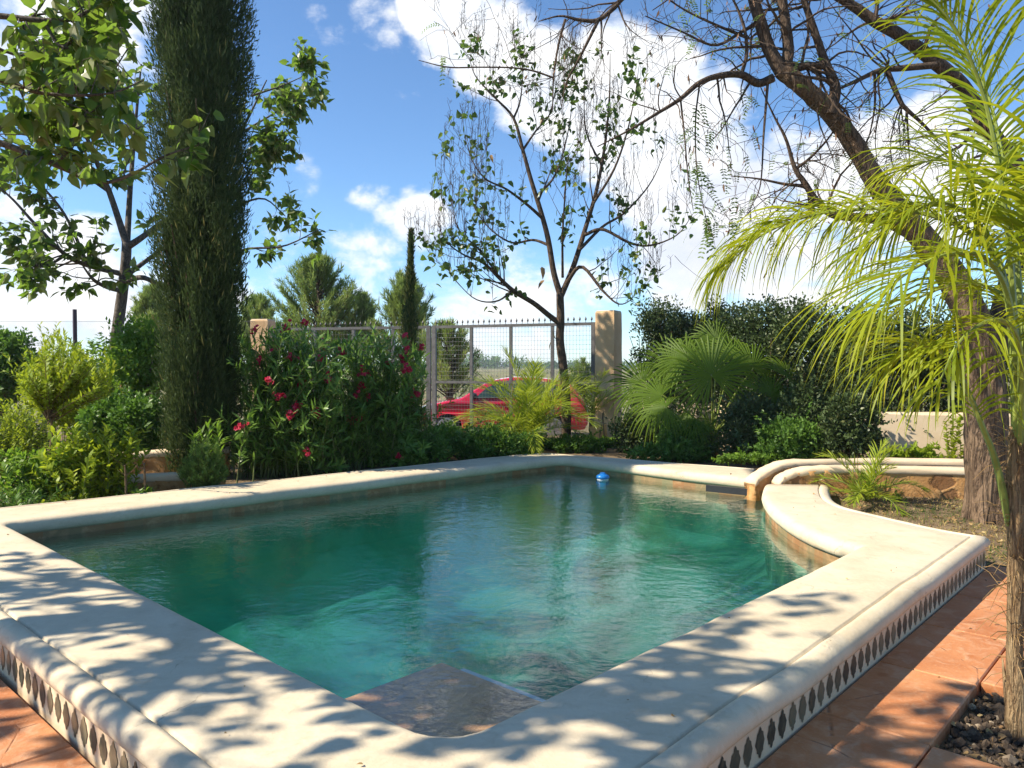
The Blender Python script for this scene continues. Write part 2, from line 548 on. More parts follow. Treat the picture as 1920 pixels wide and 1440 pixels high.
# terracotta stamped concrete
m, t, out = new_mat('terracotta_concrete')
v = t.objco()
n1 = t.noise(1.6, 6, 0.6, v, 0.5); n2 = t.noise(9, 6, 0.65, v, 0.8); n3 = t.noise(60, 3, 0.6, v)
c = t.mix(t.ramp(n1, 0.3, 0.7), (0.40, 0.145, 0.052), (0.55, 0.24, 0.10))
c = t.mix(t.math('MULTIPLY', t.ramp(n2, 0.45, 0.72), 0.7), c, (0.58, 0.34, 0.20))
c = t.mix(t.math('MULTIPLY', t.ramp(t.noise(4.5, 6, 0.7, t.mapping(v, (1, 1, 1), (0, 0, 0), (1, 5, 3)), 1.0), 0.56, 0.74), 0.55), c, (0.24, 0.085, 0.035))
c = t.mix(t.math('MULTIPLY', t.ramp(n3, 0.5, 0.75), 0.3), c, (0.62, 0.40, 0.25))
c = t.mix(t.math('MULTIPLY', t.ramp(t.noise(2.7, 3, 0.5, t.mapping(v, (1, 1, 1), (0, 0, 0), (4, 9, 0))), 0.64, 0.70), 0.75), c, (0.40, 0.13, 0.035))
vo = t.new('ShaderNodeTexVoronoi', feature='DISTANCE_TO_EDGE'); vo.inputs['Scale'].default_value = 1.5
t.l.new(t.mapping(v, (1, 1, 1)), vo.inputs['Vector'])
crk = t.math('MULTIPLY', t.ramp(vo.outputs[0], 0.010, 0.0), t.ramp(n2, 0.45, 0.6))
c = t.mix(t.math('MULTIPLY', crk, 0.6), c, (0.13, 0.05, 0.025))
h = t.math('ADD', t.math('MULTIPLY', n2, 0.8), t.math('MULTIPLY', n3, 0.15))
h = t.math('SUBTRACT', h, t.math('MULTIPLY', crk, 0.6))
princ(t, out, c, 0.62, 0.35, t.bump(h, 0.45, 0.02))
M['terracotta'] = m

# ochre render washed over rough stones, some of them bare and darker
m, t, out = new_mat('ochre_stone')
v = t.objco()
vo = t.new('ShaderNodeTexVoronoi', feature='F1'); vo.inputs['Scale'].default_value = 2.6
vd = t.new('ShaderNodeVectorMath', operation='ADD'); t.l.new(v, vd.inputs[0])
nz = t.new('ShaderNodeTexNoise'); nz.inputs['Scale'].default_value = 5; nz.inputs['Detail'].default_value = 5
t.l.new(v, nz.inputs['Vector'])
sc = t.new('ShaderNodeVectorMath', operation='SCALE'); sc.inputs[3].default_value = 0.3
t.l.new(nz.outputs[1], sc.inputs[0]); t.l.new(sc.outputs[0], vd.inputs[1]); t.l.new(vd.outputs[0], vo.inputs['Vector'])
n1 = t.noise(3.5, 5, 0.6, v); n2 = t.noise(16, 6, 0.7, v, 0.4)
bare = t.math('MULTIPLY', t.ramp(vo.outputs[0], 0.36, 0.28), t.ramp(t.noise(1.6, 2, 0.5, v), 0.42, 0.56))
c = t.mix(t.ramp(n1, 0.3, 0.7), (0.42, 0.20, 0.065), (0.56, 0.32, 0.13))
c = t.mix(t.math('MULTIPLY', t.ramp(n2, 0.45, 0.75), 0.5), c, (0.62, 0.42, 0.22))
c = t.mix(t.math('MULTIPLY', bare, 0.85), c, t.mix(n2, (0.12, 0.055, 0.025), (0.26, 0.13, 0.06)))
h = t.math('SUBTRACT', t.math('ADD', t.math('MULTIPLY', n2, 0.6), t.math('MULTIPLY', n1, .4)), t.math('MULTIPLY', bare, 0.5))
princ(t, out, c, 0.88, 0.15, t.bump(h, 0.7, 0.035))
M['stone'] = m

# pool lining: green plaster with algae; sunlit and dark patches painted into the mottling
m, t, out = new_mat('green_pool_lining')
v = t.objco()
n1 = t.noise(0.8, 4, 0.55, v, 1.2); n2 = t.noise(5, 5, 0.6, v, 0.3)
c = t.mix(t.ramp(n1, 0.43, 0.62), (0.025, 0.075, 0.055), (0.20, 0.36, 0.25))
c = t.mix(t.math('MULTIPLY', t.ramp(n2, 0.4, 0.7), 0.4), c, (0.16, 0.32, 0.14))
princ(t, out, c, 0.8, 0.2, t.bump(n2, 0.2, 0.03))
M['lining'] = m

# water line band: old glazed and terracotta tiles
m, t, out = new_mat('waterline_tile')
v = t.objco()
at = t.new('ShaderNodeAttribute', attribute_name='tint')
n2 = t.noise(7, 5, 0.65, v, 0.5)
c = t.mix(at.outputs['Fac'], (0.30, 0.14, 0.055), (0.20, 0.19, 0.10))
c = t.mix(t.ramp(n2, 0.45, 0.7), c, (0.42, 0.26, 0.13))
princ(t, out, c, 0.5, 0.4, t.bump(n2, 0.2, 0.01))
M['band'] = m

# lantern tiles: each tile its own shade
m, t, out = new_mat('lantern_tile')
v = t.objco()
at = t.new('ShaderNodeAttribute', attribute_name='tint')
n2 = t.noise(30, 4, 0.6, v)
c = t.mix(t.ramp(at.outputs['Fac'], 0, 0.5), (0.022, 0.028, 0.022), (0.075, 0.075, 0.05))
c = t.mix(t.ramp(at.outputs['Fac'], 0.5, 1.0), c, (0.15, 0.135, 0.085))
c = t.mix(t.math('MULTIPLY', t.ramp(n2, 0.4, 0.7), 0.35), c, (0.20, 0.16, 0.09))
princ(t, out, c, 0.35, 0.5, t.bump(n2, 0.1, 0.005))
M['lantern'] = m

WATER_Z = 0.06
m, t, out = new_mat('pool_water')
geo = t.new('ShaderNodeNewGeometry')
sx = t.new('ShaderNodeSeparateXYZ'); t.l.new(geo.outputs['Position'], sx.inputs[0])
top = t.math('GREATER_THAN', sx.outputs[2], WATER_Z - 0.01)
v = t.mapping(t.objco(), (1, 1.0, 1), (0, 0, 0.3))
w1 = t.noise(3.2, 3, 0.55, v, 0.8); w2 = t.noise(13, 3, 0.6, t.mapping(v, (1, 1.5, 1)), 0.6); w3 = t.noise(34, 2, 0.5, v)
h = t.math('ADD', t.math('MULTIPLY', w1, 1.0), t.math('ADD', t.math('MULTIPLY', w2, 0.34), t.math('MULTIPLY', w3, 0.08)))
bn = t.bump(h, 0.085, 0.10)
dt = t.new('ShaderNodeVectorMath', operation='DOT_PRODUCT')
t.l.new(bn, dt.inputs[0]); t.l.new(geo.outputs['Incoming'], dt.inputs[1])
grz = t.math('POWER', t.math('SUBTRACT', 1.0, t.math('ABSOLUTE', dt.outputs['Value']), clamp=True), 4.0)
fres = t.math('ADD', 0.03, t.math('MULTIPLY', grz, 0.97))
gl = t.new('ShaderNodeBsdfGlossy'); gl.inputs['Roughness'].default_value = 0.015
t.l.new(bn, gl.inputs['Normal'])
tp = t.new('ShaderNodeBsdfTransparent')
ms = t.new('ShaderNodeMixShader')
t.l.new(t.math('MULTIPLY', fres, top), ms.inputs[0])
t.l.new(tp.outputs[0], ms.inputs[1]); t.l.new(gl.outputs[0], ms.inputs[2])
t.l.new(ms.outputs[0], out.inputs[0])
va = t.new('ShaderNodeVolumeAbsorption')
va.inputs['Color'].default_value = (0.04, 0.76, 0.75, 1)
va.inputs['Density'].default_value = 0.60
vs = t.new('ShaderNodeVolumeScatter')
vs.inputs['Color'].default_value = (0.05, 0.66, 0.42, 1)
vs.inputs['Density'].default_value = 0.20
vs.inputs['Anisotropy'].default_value = 0.3
ad = t.new('ShaderNodeAddShader')
t.l.new(va.outputs[0], ad.inputs[0]); t.l.new(vs.outputs[0], ad.inputs[1])
t.l.new(ad.outputs[0], out.inputs[1])
M['water'] = m

# open ground: soil, dry grass and green patches further out
m, t, out = new_mat('open_ground')
v = t.objco()
n1 = t.noise(0.35, 6, 0.6, v); n2 = t.noise(6, 6, 0.7, v); n3 = t.noise(0.02, 5, 0.6, v); n4 = t.noise(40, 4, 0.7, v)
c = t.mix(t.ramp(n2, 0.3, 0.7), (0.11, 0.075, 0.045), (0.22, 0.16, 0.095))
sx = t.new('ShaderNodeSeparateXYZ'); t.l.new(v, sx.inputs[0])
far = t.ramp(sx.outputs[1], 16.5, 26)
fc = t.mix(t.ramp(n3, 0.35, 0.65), (0.20, 0.18, 0.10), (0.11, 0.14, 0.05))
fc = t.mix(t.math('MULTIPLY', t.ramp(n1, 0.45, 0.65), 0.6), fc, (0.34, 0.28, 0.17))
c = t.mix(far, c, fc)
c = t.mix(t.math('MULTIPLY', t.ramp(n4, 0.5, 0.75), 0.35), c, (0.30, 0.23, 0.13))
princ(t, out, c, 0.95, 0.1, t.bump(t.math('ADD', n2, t.math('MULTIPLY', n4, 0.5)), 0.6, 0.03))
M['ground'] = m

# gravel stones
m, t, out = new_mat('gravel_stone')
at = t.new('ShaderNodeAttribute', attribute_name='tint')
c = t.mix(t.ramp(at.outputs['Fac'], 0, 0.8), (0.035, 0.026, 0.02), (0.11, 0.08, 0.055))
c = t.mix(t.ramp(at.outputs['Fac'], 0.85, 1.0), c, (0.30, 0.24, 0.17))
princ(t, out, c, 0.9, 0.2, t.bump(t.noise(60, 4, 0.6, t.objco()), 0.5, 0.01))
M['gravel'] = m

# ================================================================== POOL
TOP = 0.24
U1 = None
inner_px = [
    # bump beside the low wall, then the side on the path, near corner, shaded side, far side, gate side
    (1433, 907, .24), (1429, 925, .24), (1440, 945, .24), (1464, 966, .24), (1505, 990, .24), (1560, 1011, .24), (1612, 1022, .24)]
outer_px = [(1557, 910, .24), (1556, 920, .24), (1562, 933, .24), (1575, 943, .24), (1597, 952, .24), (1640, 962, .24)]
I_bump = [G(*p)[:2] for p in inner_px]
O_bump = [G(*p)[:2] for p in outer_px]
nA, nB = G(985, 1318, .24)[:2], G(1612, 1022, .24)[:2]      # inner line along the path
lA, lB = G(780, 1362, .24)[:2], G(20, 985, .24)[:2]         # inner line of the shaded side
fA, fB = G(100, 984, .17)[:2], G(1048, 866, .17)[:2]        # far side
gA, gB = G(1060, 867, .17)[:2], G(1417, 911, .17)[:2]       # gate side


def isect(a, b, c, d):
    A = np.array([b - a, c - d]).T
    s = np.linalg.solve(A, c - a)
    return a + (b - a) * s[0]


cN = isect(nA, nB, lA, lB)
cL = isect(lA, lB, fA, fB)
cF = isect(fA, fB, gA, gB)
U1 = nrm(nB - nA)
OUT = np.array([U1[1], -U1[0]])                             # away from the pool on the path side
oR = G(1858, 1013, .21)[:2]
oA, oB = G(1310, 1440, .19)[:2], oR
olA, olB = G(20, 1217, .19)[:2], G(280, 1440, .19)[:2]
ofA, ofB = G(0, 950, .24)[:2], G(1005, 848, .24)[:2]
ogA, ogB = G(1030, 849, .24)[:2], G(1417, 878, .24)[:2]
oN = isect(oA, oB, olA, olB)
oL = isect(olA, olB, ofA, ofB)
oF = isect(ofA, ofB, ogA, ogB)


def corner(a, c, b, r, n=7):
    """rounded corner of polyline a-c-b"""
    p, q = c + nrm(a - c) * r, c + nrm(b - c) * r
    s = np.linspace(0, 1, n)[:, None]
    return (1 - s) ** 2 * p + 2 * s * (1 - s) * c + s ** 2 * q


def lin(a, b, n):
    s = np.linspace(0, 1, n)[:, None]
    return a + (b - a) * s


pairs_I, pairs_O = [], []


def addp(i, o):
    pairs_I.append(i); pairs_O.append(o)


nb = 22
addp(smooth(I_bump, nb), smooth(O_bump + [G(1700, 976, .24)[:2], G(1770, 991, .24)[:2], oR], nb))
ci = corner(nB, cN, cL, 0.20); cO = corner(oR, oN, oL, 0.16)
addp(lin(nB, ci[0], 40)[1:-1], lin(oR, cO[0], 40)[1:-1])
addp(ci, cO)
c2 = corner(cN, cL, cF, 0.12); d2 = corner(oN, oL, oF, 0.16)
addp(lin(ci[-1], c2[0], 36)[1:-1], lin(cO[-1], d2[0], 36)[1:-1])
addp(c2, d2)
c3 = corner(cL, cF, gB, 0.25); d3 = corner(oL, oF, ogB, 0.5)
addp(lin(c2[-1], c3[0], 40)[1:-1], lin(d2[-1], d3[0], 40)[1:-1])
addp(c3, d3)
addp(lin(c3[-1], gB, 18)[1:], lin(d3[-1], ogB, 18)[1:])
PI_, PO_ = np.concatenate(pairs_I), np.concatenate(pairs_O)


def miter(p):
    t = nrm(np.diff(p, axis=0))
    n = np.stack([t[:, 1], -t[:, 0]], 1)
    a = np.vstack([n[:1], n]); b = np.vstack([n, n[-1:]])
    m = nrm(a + b)
    return m / np.maximum((m * b).sum(1, keepdims=True), 0.5)


nI, nO = miter(PI_), miter(PO_)
# both normals must point from the water outwards
sgn = np.sign(((PO_ - PI_) * nI).sum(1)); sgn = 1 if sgn.mean() > 0 else -1
nI *= sgn; nO *= sgn
NP_ = len(PI_)
wob = np.convolve(R.standard_normal(NP_ + 8), np.ones(5) / 5, 'same')[4:-4] * 0.006
wob2 = np.convolve(R.standard_normal(NP_ + 8), np.ones(3) / 3, 'same')[4:-4] * 0.006
rows = []
for off, z in [(0.035, -0.125), (0.018, -0.118), (0.004, -0.10), (-0.004, -0.075), (0.0, -0.045), (0.012, -0.022), (0.03, -0.008), (0.06, 0.0), (0.12, 0.001)]:
    rows.append((PI_ + nI * (off + wob[:, None]), TOP + z + wob2 * 0.4))
nflat = len(rows)
tile_in = []
for off, z in [(0.125, 0.0), (0.118, -0.002), (0.112, -0.013), (0.103, -0.013), (0.097, 0.0), (0.075, 0.004), (0.035, -0.004), (0.010, -0.022), (0.0, -0.046), (0.003, -0.068), (0.014, -0.086), (0.034, -0.092)]:
    jit = wob2 * (0.9 if off < 0.1 else 0.3)
    rows.append((PO_ - nO * (off + wob2[:, None] * 0.7), TOP + z + jit * 0.6))
V = np.stack([np.column_stack([a, np.broadcast_to(z, (NP_,))]) for a, z in rows], 1)   # NP, rows, 3
# a few columns across the flat top
A = V[:, nflat - 1]; B = V[:, nflat]
midc = [A + (B - A) * s for s in (0.25, 0.5, 0.75)]
V = np.concatenate([V[:, :nflat], np.stack(midc, 1), V[:, nflat:]], 1)
K = V.shape[1]
i = np.arange(NP_ - 1)[:, None] * K; j = np.arange(K - 1)[None]
f = np.stack([i + j, i + j + 1, i + K + j + 1, i + K + j], -1).reshape(-1, 4)
if np.cross(V[1, nflat] - V[0, nflat], V[0, nflat + 1] - V[0, nflat])[2] > 0:
    f = f[:, ::-1]
mb = MB()
mb.add(V.reshape(-1, 3), [f, np.arange(K)[None], (np.arange(K) + (NP_ - 1) * K)[::-1][None]])
pool = thing('swimming_pool', 'garden pool with wide cream coping and a band of dark lantern tiles along its outside', 'pool')
coping = mb.build('coping', M['cream'], pool, True)

# outer wall under the coping with the lantern tiles
mb = MB()
pt = PO_ - nO * 0.030
V = np.concatenate([np.column_stack([pt, np.full(NP_, TOP - 0.090)]), np.column_stack([pt, np.full(NP_, -0.12)])])
i = np.arange(NP_ - 1)
mb.add(V, np.stack([i, i + 1, i + 1 + NP_, i + NP_], 1))
mb.build('tile_band', M['wallcream'], pool)
mb = MB()
s_all = np.concatenate([[0], np.cumsum(np.linalg.norm(np.diff(pt, axis=0), axis=1))])
LT = np.array([[0, .064], [.010, .052], [.011, .044], [.027, .036], [.028, .024], [.041, 0], [.028, -.024], [.027, -.036], [.011, -.044], [.010, -.052], [0, -.064]])
LT = np.vstack([LT, LT[1:-1][::-1] * [-1, 1]])
i0 = nb - 1
s = s_all[i0] + 0.06
endi = nb + 38 + 7 + 34
while s < s_all[endi]:
    c = np.array([np.interp(s, s_all, pt[:, 0]), np.interp(s, s_all, pt[:, 1])])
    e = np.array([np.interp(s + .01, s_all, pt[:, 0]), np.interp(s + .01, s_all, pt[:, 1])])
    tt = nrm(e - c); no = np.array([tt[1], -tt[0]]) * sgn
    c = c + no * 0.003
    a = R.normal(0, 0.015)
    q = LT * R.normal(1, 0.02) + R.normal(0, .0012, LT.shape)
    Vv = np.column_stack([c[0] + tt[0] * q[:, 0], c[1] + tt[1] * q[:, 0], 0.074 + q[:, 1] + a * q[:, 0]])
    mb.add(Vv, np.arange(len(q))[None], float(np.clip(R.choice([0.05, 0.3, 0.55, 0.85]) + R.normal(0, .08), 0, 1)))
    s += 0.104
mb.build('lantern_tiles', M['lantern'], pool)
# thin joint line at the foot of the tiles is the gap to the path slabs

# inner wall, floor
loop = PI_ + nI * 0.034
loop = np.vstack([loop])
nL_ = len(loop)


def wall_strip(mb, loop, z0, z1, tint=0.5, closed=True, alt=False):
    n = len(loop)
    if not alt:
        V = np.concatenate([np.column_stack([loop, np.full(n, z0)]), np.column_stack([loop, np.full(n, z1)])])
        i = np.arange(n if closed else n - 1); k = (i + 1) % n
        mb.add(V, np.stack([i, k, k + n, i + n], 1), tint)
    else:
        for i in range(n):
            k = (i + 1) % n
            V = np.array([[*loop[i], z0], [*loop[k], z0], [*loop[k], z1], [*loop[i], z1]])
            mb.add(V, np.array([[0, 1, 2, 3]]), R.random())


mb = MB(); wall_strip(mb, loop, TOP - 0.10, -0.10, alt=True)
mb.build('waterline_band', M['band'], pool)
FLOOR_Z = -1.05
mb = MB(); wall_strip(mb, loop, -0.10, -0.50)
cen_ = loop.mean(0)
ring = []
NRG = 44
for k in range(NRG + 1):
    q = k / NRG
    sc_ = 1 - q
    zz = -0.50 - 0.50 * (1 - (1 - min(1, q * 1.6)) ** 2.0)
    xy_ = cen_ + (loop - cen_) * max(sc_, .002)
    x_, y_ = xy_[:, 0], xy_[:, 1]
    un = .07 * np.sin(x_ * 3.1 + 1.3 * np.sin(y_ * 2.3)) + .06 * np.sin(y_ * 3.7 + 1.1 * np.sin(x_ * 2.9 + 1)) + .02 * np.sin(x_ * 6.3 + y_ * 4.9)
    ring.append(np.column_stack([xy_, np.clip(zz + un * .45 * min(1, q * 4), -1.03, -.4)]))
Vr = np.stack(ring, 0)
i = np.arange(NRG)[:, None] * nL_; j = np.arange(nL_)[None]; j2 = (j + 1) % nL_
f = np.stack([i + j, i + j2, i + nL_ + j2, i + nL_ + j], -1).reshape(-1, 4)
mb.add(Vr.reshape(-1, 3), f)
mb.build('basin', M['lining'], pool, True)
# step bench in the near corner, a second lower step beside it
U2 = nrm(cL - cN)


def slab(mb, org, a, b, z0, z1, tint=.5):
    """block from org spanning vectors a, b"""
    q = [org, org + a, org + a + b, org + b]
    V = np.array([[*p, z1] for p in q] + [[*p, z0] for p in q])
    f = np.array([[0, 1, 2, 3], [7, 6, 5, 4], [0, 4, 5, 1], [1, 5, 6, 2], [2, 6, 7, 3], [3, 7, 4, 0]])
    mb.add(V, f, tint)


mb = MB(); slab(mb, cN - U1 * .02 - U2 * .02, U1 * 0.98, U2 * 1.12, -0.62, -0.05)
mb.build('entry_step', plaster_mat('wet_red_stone', (0.52, 0.25, 0.12), (0.66, 0.36, 0.19), (0.25, 0.11, 0.06), 4, .5, .6), pool)
mb = MB(); slab(mb, cN + U1 * .962 - U2 * .02, U1 * 0.15, U2 * 1.11, -0.62, -0.12)
mb.build('step_edging', plaster_mat('pale_blue_plaster', (0.55, 0.68, 0.66), (0.68, 0.74, 0.70), None, 5), pool)
# dark overflow slot under the gate side coping
q0, q1 = G(1325, 905, .17)[:2], G(1412, 913, .17)[:2]
mb = MB()
d = nrm(q1 - q0); no = np.array([d[1], -d[0]])
if np.dot(no, np.array([1.0, 3.0]) - q0 * 0 - np.array([0, 8.0])) < 0:
    no = -no
L = np.linalg.norm(q1 - q0)
c = (q0 + q1) / 2
box(mb, [*(c + no * 0.0), 0.108], [L, 0.05, 0.075], rotz(math.atan2(d[1], d[0])))
mb.build('overflow_slot', M['blackplastic'], pool)
# pale spout lip where the channel meets the pool
mb = MB()
c = G(1424, 915, .15)[:2]
box(mb, [c[0] + .1, c[1] + .06, 0.15], [0.45, 0.16, 0.06], rotz(-0.5))
mb.build('spout_lip', M['wallcream'], pool)

# water body (structure)
wl = PI_ + nI * 0.030
mb = MB(); n = len(wl)
tri = np.array(tessellate_polygon([[Vector((*p, 0)) for p in wl]]))
Vt = np.column_stack([wl, np.full(n, WATER_Z)]); Vb = np.column_stack([wl, np.full(n, -1.04)])
a0 = Vt[tri[0]]
if np.cross(a0[1] - a0[0], a0[2] - a0[0])[2] < 0:
    tri = tri[:, ::-1]
area = 0.5 * np.sum(wl[:, 0] * np.roll(wl[:, 1], -1) - np.roll(wl[:, 0], -1) * wl[:, 1])
i = np.arange(n); k = (i + 1) % n
side = np.stack([i, k, k + n, i + n], 1)
if area > 0:
    side = side[:, ::-1]
mb.add(np.concatenate([Vt, Vb]), [tri, tri[:, ::-1] + n, side])
tag(mb.build('water', M['water']), kind='structure')

# ================================================================== GROUND
POOLPOLY = np.vstack([PI_ + nI * 0.3])


def inside(poly, p):
    x, y = p[:, 0], p[:, 1]
    r = np.zeros(len(p), bool)
    j = len(poly) - 1
    for i in range(len(poly)):
        xi, yi, xj, yj = *poly[i], *poly[j]
        c = ((yi > y) != (yj > y)) & (x < (xj - xi) * (y - yi) / (yj - yi + 1e-12) + xi)
        r ^= c
        j = i
    return r


def sstep(x, a, b):
    t = np.clip((x - a) / (b - a), 0, 1)
    return t * t * (3 - 2 * t)


def gz(x, y):
    x, y = np.asarray(x, float), np.asarray(y, float)
    h = -0.055 + 0.055 * sstep(y, 5.4, 6.2) + 0.15 * sstep(y + 0.15 * np.abs(x + 1), 7.6, 10.0)
    h = h - 0.35 * sstep(y, 15.6, 17.2)
    h = h + 0.02 * np.sin(x * 1.7 + y) * sstep(y, 6, 8)
    return h


xs = np.concatenate([[-900, -300, -120, -60, -35, -22, -16], np.arange(-12, 10.01, 0.2), [11, 13, 16, 22, 35, 60, 120, 300, 900]])
ys = np.concatenate([[-40, -15, -6, -3], np.arange(-1.5, 18.01, 0.2), [19, 21, 24, 28, 34, 42, 55, 80, 120, 200, 350, 700, 1500, 3000]])
X, Y = np.meshgrid(xs, ys, indexing='ij')
Zg = gz(X, Y)
nx, ny = X.shape
V = np.column_stack([X.ravel(), Y.ravel(), Zg.ravel()])
i = np.arange(nx - 1)[:, None] * ny; j = np.arange(ny - 1)[None]
f = np.stack([i + j, i + ny + j, i + ny + j + 1, i + j + 1], -1).reshape(-1, 4)
vin = inside(POOLPOLY, V[:, :2])
f = f[~vin[f].any(1)]
mb = MB(); mb.add(V, f)
tag(mb.build('ground', M['ground'], smooth=True), kind='structure')

# path slabs: s along the pool side, t away from it
UP1 = nrm(oR - oN); UPO = np.array([UP1[1], -UP1[0]])      # along and away from the outer face
org = oN


def ST(p):
    d = np.asarray(p)[:2] - org
    return np.dot(d, UP1), np.dot(d, UPO)


bc = G(1747, 1397, 0)
bs0, bt0 = ST(bc)
bs1, _ = ST(G(1849, 1281, 0))
s_end = ST(oR)[0] + 0.10
mb = MB()


def path_slab(s0, s1, t0, t1, z=0.0):
    g = 0.004
    q = [org + UP1 * a + UPO * b for a, b in ((s0 + g, t0 + g), (s1 - g, t0 + g), (s1 - g, t1 - g), (s0 + g, t1 - g))]
    qb = [org + UP1 * a + UPO * b for a, b in ((s0 + g + .006, t0 + g + .006), (s1 - g - .006, t0 + g + .006), (s1 - g - .006, t1 - g - .006), (s0 + g + .006, t1 - g - .006))]
    V = np.array([[*p, z] for p in qb] + [[*p, z - 0.006] for p in q] + [[*p, -0.07] for p in q])
    f = [np.array([[0, 3, 2, 1]])]
    for a in range(4):
        b = (a + 1) % 4
        f.append(np.array([[a, b, b + 4, a + 4], [a + 4, b + 4, b + 8, a + 8]]))
    mb.add(V, [x[:, ::-1] if len(x) == 1 else x[:, ::-1] for x in f])


cuts = [bs0]
while cuts[-1] < s_end - 1.0:
    cuts.append(cuts[-1] + 0.80)
cuts[-1] = s_end
for a, b in zip(cuts[:-1], cuts[1:]):
    path_slab(a, b, -0.024, bt0)
path_slab(bs0 - 1.05, bs0, -0.024, bt0); path_slab(bs0 - 2.4, bs0 - 1.05, -0.024, bt0)
path_slab(bs0 - 1.05, bs0, bt0, bt0 + 1.6); path_slab(bs0 - 2.4, bs0 - 1.05, bt0, bt0 + 1.6)
path_slab(bs1, bs1 + 0.9, bt0, bt0 + 1.8); path_slab(bs1 + .9, s_end, bt0, bt0 + 1.8)
# shaded side
lo = 0.026
for k in range(8):
    path_slab(-0.95 + lo, lo, -1.05 * k - 1.05 - 0.04, -1.05 * k - 0.04)
    path_slab(-2.2 + lo, -0.95 + lo, -1.05 * k - 1.05 - 0.04, -1.05 * k - 0.04)
path_slab(bs0 - 2.4, lo, -0.04, 0.0) if False else None
tag(mb.build('path', M['terracotta']), kind='structure')

# gravel bed by the palm
mb = MB()
ico_v = nrm(np.array([[1, 0, 0], [-1, 0, 0], [0, 1, 0], [0, -1, 0], [0, 0, 1], [0, 0, -1], [.7, .7, .5], [-.7, .7, .5], [.7, -.7, .5], [-.7, -.7, .5], [.7, .7, -.5], [-.7, .7, -.5], [.7, -.7, -.5], [-.7, -.7, -.5]], float))
ico_f = np.array([[4, 0, 6], [4, 6, 2], [4, 2, 7], [4, 7, 1], [4, 1, 9], [4, 9, 3], [4, 3, 8], [4, 8, 0], [0, 10, 6], [6, 10, 2], [2, 11, 7], [7, 11, 1], [1, 13, 9], [9, 13, 3], [3, 12, 8], [8, 12, 0], [10, 5, 2], [2, 5, 11], [11, 5, 1], [1, 5, 13], [13, 5, 3], [3, 5, 12], [12, 5, 0], [0, 5, 10]])
NG = 3600
a = R.uniform(bs0 + .01, bs1 - .01, NG); b = R.uniform(bt0 + .01, bt0 + 1.2, NG)
pos = org[None] + a[:, None] * UP1 + b[:, None] * UPO
sz = np.clip(R.gamma(2.2, 0.0042, NG), .003, .026)
Vg = ico_v[None] * (sz[:, None, None] * R.uniform(.55, 1.25, (NG, 1, 3))) * R.uniform(.8, 1.15, (NG, 14, 1))
Vg = Vg + np.column_stack([pos, -0.052 + sz * R.uniform(0, .9, NG)])[:, None]
mb.add(Vg.reshape(-1, 3), (np.arange(NG)[:, None, None] * 14 + ico_f[None]).reshape(-1, 3), np.repeat(R.random(NG), 14))
tag(mb.build('gravel', M['gravel']), 'dark loose gravel and bark chips in the bed around the palm stem', 'gravel', kind='stuff')


def litter(pts, L, name, label):
    n = len(pts)
    mb = MB()
    d = rdir(n); d[:, 2] *= 0.25; d = nrm(d)
    nn = rdir(n, 1.2)
    leaves(mb, pts, d, nn, L, L * R.uniform(.5, .8, n), 'heart')
    return tag(mb.build(name, M['dry']), label, 'fallen leaves', kind='stuff')


pp = []
for px, py, L in ((1760, 1397, .05), (1795, 1362, .05), (1862, 1398, .055), (1850, 1430, .07), (1828, 1310, .035), (1880, 1385, .06), (1820, 1322, .03), (1875, 1360, .03), (1900, 1420, .05), (1800, 1330, .03)):
    pp.append(G(px, py, -0.03))
pp = np.array(pp)
nlit = 60
a = R.uniform(bs0, bs1, nlit); b = R.uniform(bt0 + .03, bt0 + 1.1, nlit)
pp = np.vstack([pp, np.column_stack([org[None] + a[:, None] * UP1 + b[:, None] * UPO, np.full(nlit, -.03)])])
litter(pp, np.concatenate([[.05, .05, .055, .07, .035, .06, .03, .03, .05, .03], R.uniform(.012, .035, nlit)]), 'fallen_leaves',
       'yellow dry leaves scattered on the gravel bed')

pp = np.vstack([org + UP1 * R.uniform(bs0 - .6, s_end) + UPO * R.uniform(.05, bt0 - .02) for _ in range(16)])
litter(np.column_stack([pp, np.full(16, .006)]), R.uniform(.012, .03, 16), 'fallen_leaves', 'tiny dry leaves scattered on the terracotta path')
pp = np.array([PI_[k_] * f_ + PO_[k_] * (1 - f_) for k_, f_ in zip(R.integers(0, NP_, 42), R.uniform(.25, .85, 42))])
litter(np.column_stack([pp, np.full(42, TOP + .008)]), R.uniform(.008, .024, 42), 'fallen_leaves', 'tiny dry leaf bits lying on the cream coping')
# grass patch with litter between the coping and the low wall
n = 22000
gx = R.uniform(3.1, 7.5, n); gy = R.uniform(5.7, 8.5, n)
ok = ~inside(PO_, np.column_stack([gx, gy]))
ss = (np.column_stack([gx, gy]) - org) @ UP1
ok &= ss > s_end + 0.02
gx, gy = gx[ok], gy[ok]; n = len(gx)
patch = np.sin(gx * 3.1 + 1) * np.sin(gy * 4.3) + R.normal(0, .4, n)
p = np.column_stack([gx, gy, gz(gx, gy) - .003])
mb = MB()
g = patch > 0.25
leaves(mb, p[~g], rdir((~g).sum(), .35), rdir((~g).sum(), .6), R.uniform(.02, .06, (~g).sum()), R.uniform(.004, .012, (~g).sum()), 'diamond')
leaves(mb, p[g], rdir(g.sum(), 1.3), rdir(g.sum(), .1), R.uniform(.02, .05, g.sum()), .005, 'diamond', None, 1)
k_ = R.random(n) < .045
litter(p[k_] + [0, 0, .012], R.uniform(.025, .06, k_.sum()), 'leaf_litter', 'brown dry leaves lying in the thin grass by the rough-barked trunk')
tag(mb.build('grass', [M['drygrass'], M['greengrass']]), 'thin dry grass and leaf litter on the ground between coping and low stone wall', 'grass', kind='stuff')

